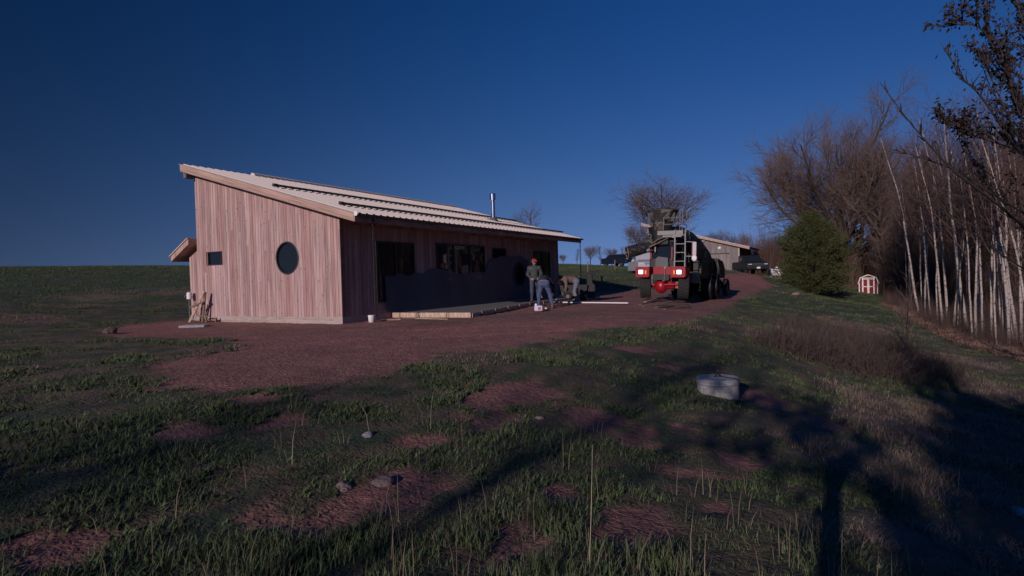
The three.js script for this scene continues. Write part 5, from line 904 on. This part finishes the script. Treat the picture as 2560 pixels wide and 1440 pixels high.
function headGeo(c, fwd, upv, hair) { // centre of skull, face direction
  const f = V(...fwd).normalize(), u = V(...upv); u.addScaledVector(f, -u.dot(f)).normalize(); const s = u.clone().cross(f), P = (x, y, z) => V(...c).addScaledVector(s, x).addScaledVector(u, y).addScaledVector(f, z).toArray(), dark = [0.03, 0.02, 0.018], lip = [0.33, 0.13, 0.11];
  const b = [[P(0, 0.035, -0.02), P(0, 0.03, 0.012), 0.083, 0.078, SKIN], [P(0, -0.04, 0.035), P(0, -0.075, 0.05), 0.052, 0.036, SKIN], [P(-0.035, -0.02, 0.04), P(0.035, -0.02, 0.04), 0.042, 0.042, SKIN], [P(0, 0.005, 0.085), P(0, -0.028, 0.108), 0.009, 0.014, SKIN], [P(-0.085, -0.005, -0.01), P(-0.088, 0.02, -0.012), 0.014, 0.016, SKIN], [P(0.085, -0.005, -0.01), P(0.088, 0.02, -0.012), 0.014, 0.016, SKIN],
    [P(-0.032, 0.008, 0.079), P(-0.03, 0.008, 0.081), 0.009, 0.009, dark], [P(0.032, 0.008, 0.079), P(0.03, 0.008, 0.081), 0.009, 0.009, dark], [P(-0.045, 0.028, 0.08), P(-0.018, 0.03, 0.086), 0.007, 0.007, hair], [P(0.045, 0.028, 0.08), P(0.018, 0.03, 0.086), 0.007, 0.007, hair], [P(-0.02, -0.052, 0.085), P(0.02, -0.052, 0.085), 0.007, 0.007, lip], [P(0, -0.06, -0.01), P(0, -0.12, -0.025), 0.05, 0.055, SKIN],
    [P(0, 0.06, -0.045), P(0, 0.0, -0.06), 0.072, 0.06, hair], [P(0, 0.075, 0.0), P(0, 0.075, -0.03), 0.06, 0.066, hair]];
  return blobMesh(b, P(0, -0.01, 0), 0.19, 64, 0.02);
}
const clothM = new THREE.MeshStandardMaterial({ vertexColors: true, roughness: 0.9, bumpMap: lump, bumpScale: 0.004 });
function person(label, pos, turn, bones, hands, head, extra) {
  const t = thing('person', label, 'person', pos, turn, 'workers pouring the patio');
  const ys = bones.flatMap((b) => [b[0], b[1]]), lo = [0, 1, 2].map((i) => Math.min(...ys.map((p) => p[i])) - 0.2), hi = [0, 1, 2].map((i) => Math.max(...ys.map((p) => p[i])) + 0.2), c = lo.map((v, i) => (v + hi[i]) / 2), half = Math.max(...lo.map((v, i) => (hi[i] - v) / 2));
  part('body', [blobMesh(bones, c, half, 112, 0.05), ...hands.map((h) => handGeo(...h)), headGeo(...head)], clothM, t);
  extra?.(t); return t;
}
const mirrorX = (p) => [-p[0], p[1], p[2]];
{ // standing, red cap, looking down
  const jk = [0.05, 0.062, 0.065], tr = [0.05, 0.065, 0.10], bt = [0.06, 0.04, 0.03], p = at(1338, 757, 23.6);
  const leg = (s) => [[[s * 0.1, 0.95, 0], [s * 0.12, 0.5, 0.03], 0.105, 0.07, tr], [[s * 0.12, 0.5, 0.03], [s * 0.13, 0.1, -0.02], 0.068, 0.055, tr], [[s * 0.13, 0.05, -0.04], [s * 0.15, 0.045, 0.15], 0.052, 0.042, bt]];
  const bones = [...leg(-1), ...leg(1), [[-0.07, 0.97, 0], [0.07, 0.97, 0], 0.125, 0.125, jk], [[0, 1.0, 0], [0, 1.32, 0.01], 0.155, 0.165, jk], [[-0.09, 1.36, 0], [0.09, 1.36, 0], 0.125, 0.125, jk], [[0, 1.42, 0], [0, 1.52, 0.03], 0.07, 0.055, jk],
    [[-0.2, 1.4, 0], [-0.27, 1.14, 0.03], 0.075, 0.058, jk], [[-0.27, 1.14, 0.03], [-0.16, 0.98, 0.24], 0.056, 0.042, jk], [[0.2, 1.4, 0], [0.27, 1.14, 0.03], 0.075, 0.058, jk], [[0.27, 1.14, 0.03], [0.15, 0.98, 0.25], 0.056, 0.042, jk]];
  person('person in a red cap and dark green jacket standing upright', [p.x, 0.14, p.z], 0.1, bones, [[[-0.16, 0.98, 0.24], [0.35, -0.1, 0.9], [0.3, -0.9, 0.1], 0.8], [[0.15, 0.98, 0.25], [-0.35, -0.1, 0.9], [-0.3, -0.9, 0.1], 0.8]], [[0, 1.63, 0.05], [0, -0.45, 1], [0, 1, 0.3], [0.03, 0.02, 0.015]], (t) => {
    const cap = part('cap', [new THREE.SphereGeometry(0.107, 20, 10, 0, TAU, 0, Math.PI * 0.52).scale(0.95, 0.95, 1.08).rotateX(0.35).translate(0, 1.665, 0.045), rbox(0.16, 0.012, 0.1, [0, 1.66, 0.18], [0.65, 0, 0], 0.005)], mat(0.42, 0.045, 0.06, 0.8), t);
    part('jacket_panel', [rbox(0.1, 0.03, 0.02, [0.13, 1.38, 0.125], [0.3, 0, 0.1], 0.008), rbox(0.12, 0.03, 0.02, [-0.13, 1.36, 0.13], [0.3, 0, -0.1], 0.008)], mat(0.22, 0.22, 0.22, 0.8), t);
  });
}
{ // bending away from the camera, jeans
  const sw = [0.022, 0.026, 0.05], tr = [0.062, 0.095, 0.175], bt = [0.2, 0.09, 0.05], p = at(1361, 768, 22.2), y = groundY(p.x, p.z);
  const bones = [[[-0.1, 0.88, 0], [-0.19, 0.46, 0.02], 0.115, 0.075, tr], [[-0.19, 0.46, 0.02], [-0.2, 0.12, 0.1], 0.072, 0.056, tr], [[-0.2, 0.06, 0.12], [-0.21, 0.05, -0.08], 0.055, 0.045, bt], [[0.1, 0.88, 0], [0.23, 0.47, -0.06], 0.115, 0.075, tr], [[0.23, 0.47, -0.06], [0.3, 0.12, -0.02], 0.072, 0.056, tr], [[0.3, 0.06, 0.0], [0.33, 0.05, -0.2], 0.055, 0.045, bt],
    [[-0.08, 0.92, 0.02], [0.08, 0.92, 0.02], 0.15, 0.15, tr], [[0, 1.0, -0.1], [0, 1.06, -0.42], 0.155, 0.17, sw], [[-0.1, 1.06, -0.46], [0.1, 1.06, -0.46], 0.13, 0.13, sw], [[-0.2, 1.02, -0.48], [-0.27, 0.76, -0.52], 0.075, 0.055, sw], [[-0.27, 0.76, -0.52], [-0.16, 0.5, -0.58], 0.053, 0.04, sw], [[0.2, 1.04, -0.48], [0.34, 0.82, -0.5], 0.075, 0.055, sw], [[0.34, 0.82, -0.5], [0.3, 0.55, -0.62], 0.053, 0.04, sw], [[0, 1.06, -0.55], [0, 1.02, -0.66], 0.065, 0.055, sw]];
  person('person in blue jeans bent forward with back to the camera', [p.x, y + 0.01, p.z], -0.12, bones, [[[-0.16, 0.5, -0.58], [0.1, -1, -0.1], [0.6, 0, -0.5], 0.7], [[0.3, 0.55, -0.62], [-0.1, -1, -0.1], [-0.6, 0, -0.5], 0.7]], [[0, 0.98, -0.78], [0, -0.8, -0.6], [0, 0.5, -0.85], [0.025, 0.018, 0.015]], (t) => part('belt', new THREE.TorusGeometry(0.165, 0.02, 8, 32).scale(1.25, 1, 1).rotateX(Math.PI / 2 - 0.3).translate(0, 0.985, -0.02), mat(0.3, 0.14, 0.2, 0.8), t));
}
{ // bending to the left over a rake, camouflage shirt, rubber boots
  const sh = [0.165, 0.105, 0.088], tr = [0.135, 0.155, 0.20], bt = [0.24, 0.205, 0.19], p = at(1440, 741, 25.6), y = groundY(p.x, p.z);
  const bones = [[[0.02, 0.86, 0.1], [-0.09, 0.46, 0.14], 0.115, 0.075, tr], [[-0.09, 0.46, 0.14], [-0.02, 0.12, 0.13], 0.075, 0.062, bt], [[0, 0.06, 0.13], [-0.17, 0.05, 0.16], 0.056, 0.046, bt], [[0.02, 0.86, -0.1], [0.04, 0.46, -0.1], 0.115, 0.075, tr], [[0.04, 0.46, -0.1], [0.13, 0.12, -0.09], 0.075, 0.062, bt], [[0.14, 0.06, -0.09], [-0.03, 0.05, -0.12], 0.056, 0.046, bt],
    [[0.02, 0.9, -0.07], [0.02, 0.9, 0.07], 0.145, 0.145, tr], [[-0.08, 0.97, 0], [-0.42, 0.98, 0], 0.15, 0.165, sh], [[-0.46, 0.98, -0.09], [-0.46, 0.98, 0.09], 0.13, 0.13, sh], [[-0.46, 0.95, 0.2], [-0.46, 0.68, 0.24], 0.075, 0.056, sh], [[-0.46, 0.68, 0.24], [-0.5, 0.42, 0.14], 0.054, 0.04, sh], [[-0.48, 0.95, -0.2], [-0.44, 0.7, -0.2], 0.075, 0.056, sh], [[-0.44, 0.7, -0.2], [-0.36, 0.56, 0.0], 0.054, 0.04, sh], [[-0.54, 0.97, 0], [-0.64, 0.94, 0], 0.065, 0.055, sh]];
  const me = person('person in camouflage shirt and rubber boots bent over a rake', [p.x, y + 0.01, p.z], 0.1, bones, [[[-0.5, 0.42, 0.14], [-0.3, -0.8, -0.3], [0.6, 0, -0.6], 1.0], [[-0.36, 0.56, 0.0], [-0.3, -0.7, 0.5], [-0.6, 0, 0.4], 1.0]], [[-0.75, 0.9, 0], [-0.75, -0.65, 0.1], [-0.6, 0.75, 0], [0.05, 0.03, 0.02]], (t) => part('cap', new THREE.SphereGeometry(0.105, 18, 9, 0, TAU, 0, Math.PI * 0.5).rotateZ(0.75).translate(-0.785, 0.925, 0), mat(0.16, 0.10, 0.08, 0.9), t));
  const q = V(-0.52, 0.34, 0.09).applyAxisAngle(up, 0.1).add(V(p.x, y + 0.01, p.z)), r = thing('rake', 'pale-handled rake held by the bent person at the patio end', 'rake', [q.x, y, q.z], 0.1), yy = q.y - y;
  part('handle', rod([0.22, yy + 0.26, -0.1], [-0.42, 0.13, 0.12], 0.016, 0.016, 10), mat(0.5, 0.45, 0.42, 0.7), r);
  part('head', [box(0.04, 0.03, 0.4, [-0.42, 0.11, 0.12]), ...Array.from({ length: 9 }, (_, i) => box(0.012, 0.09, 0.012, [-0.43, 0.055, -0.06 + i * 0.045]))], M.grey, r);
}
{ // heap of wet concrete at the patio end
  const p = hp(1.5, 0, -13.6), g = new THREE.SphereGeometry(1, 40, 16, 0, TAU, 0, Math.PI / 2).scale(0.95, 0.16, 0.6), a = g.attributes.position; for (let i = 0; i < a.count; i++) { const n = 0.75 + 0.5 * fbm(a.getX(i) * 3 + 9, a.getZ(i) * 3, 3); a.setY(i, a.getY(i) * n); a.setX(i, a.getX(i) * (0.85 + 0.3 * fbm(a.getZ(i) * 4, 3, 2))); } g.computeVertexNormals();
  const m = solo('concrete_heap', g, M.wetConcrete, 'low heap of wet concrete being raked at the patio end', 'concrete'); m.position.set(p.x, 0.02, p.z); m.rotation.y = 0.3;
}

renderer.render(scene, camera);
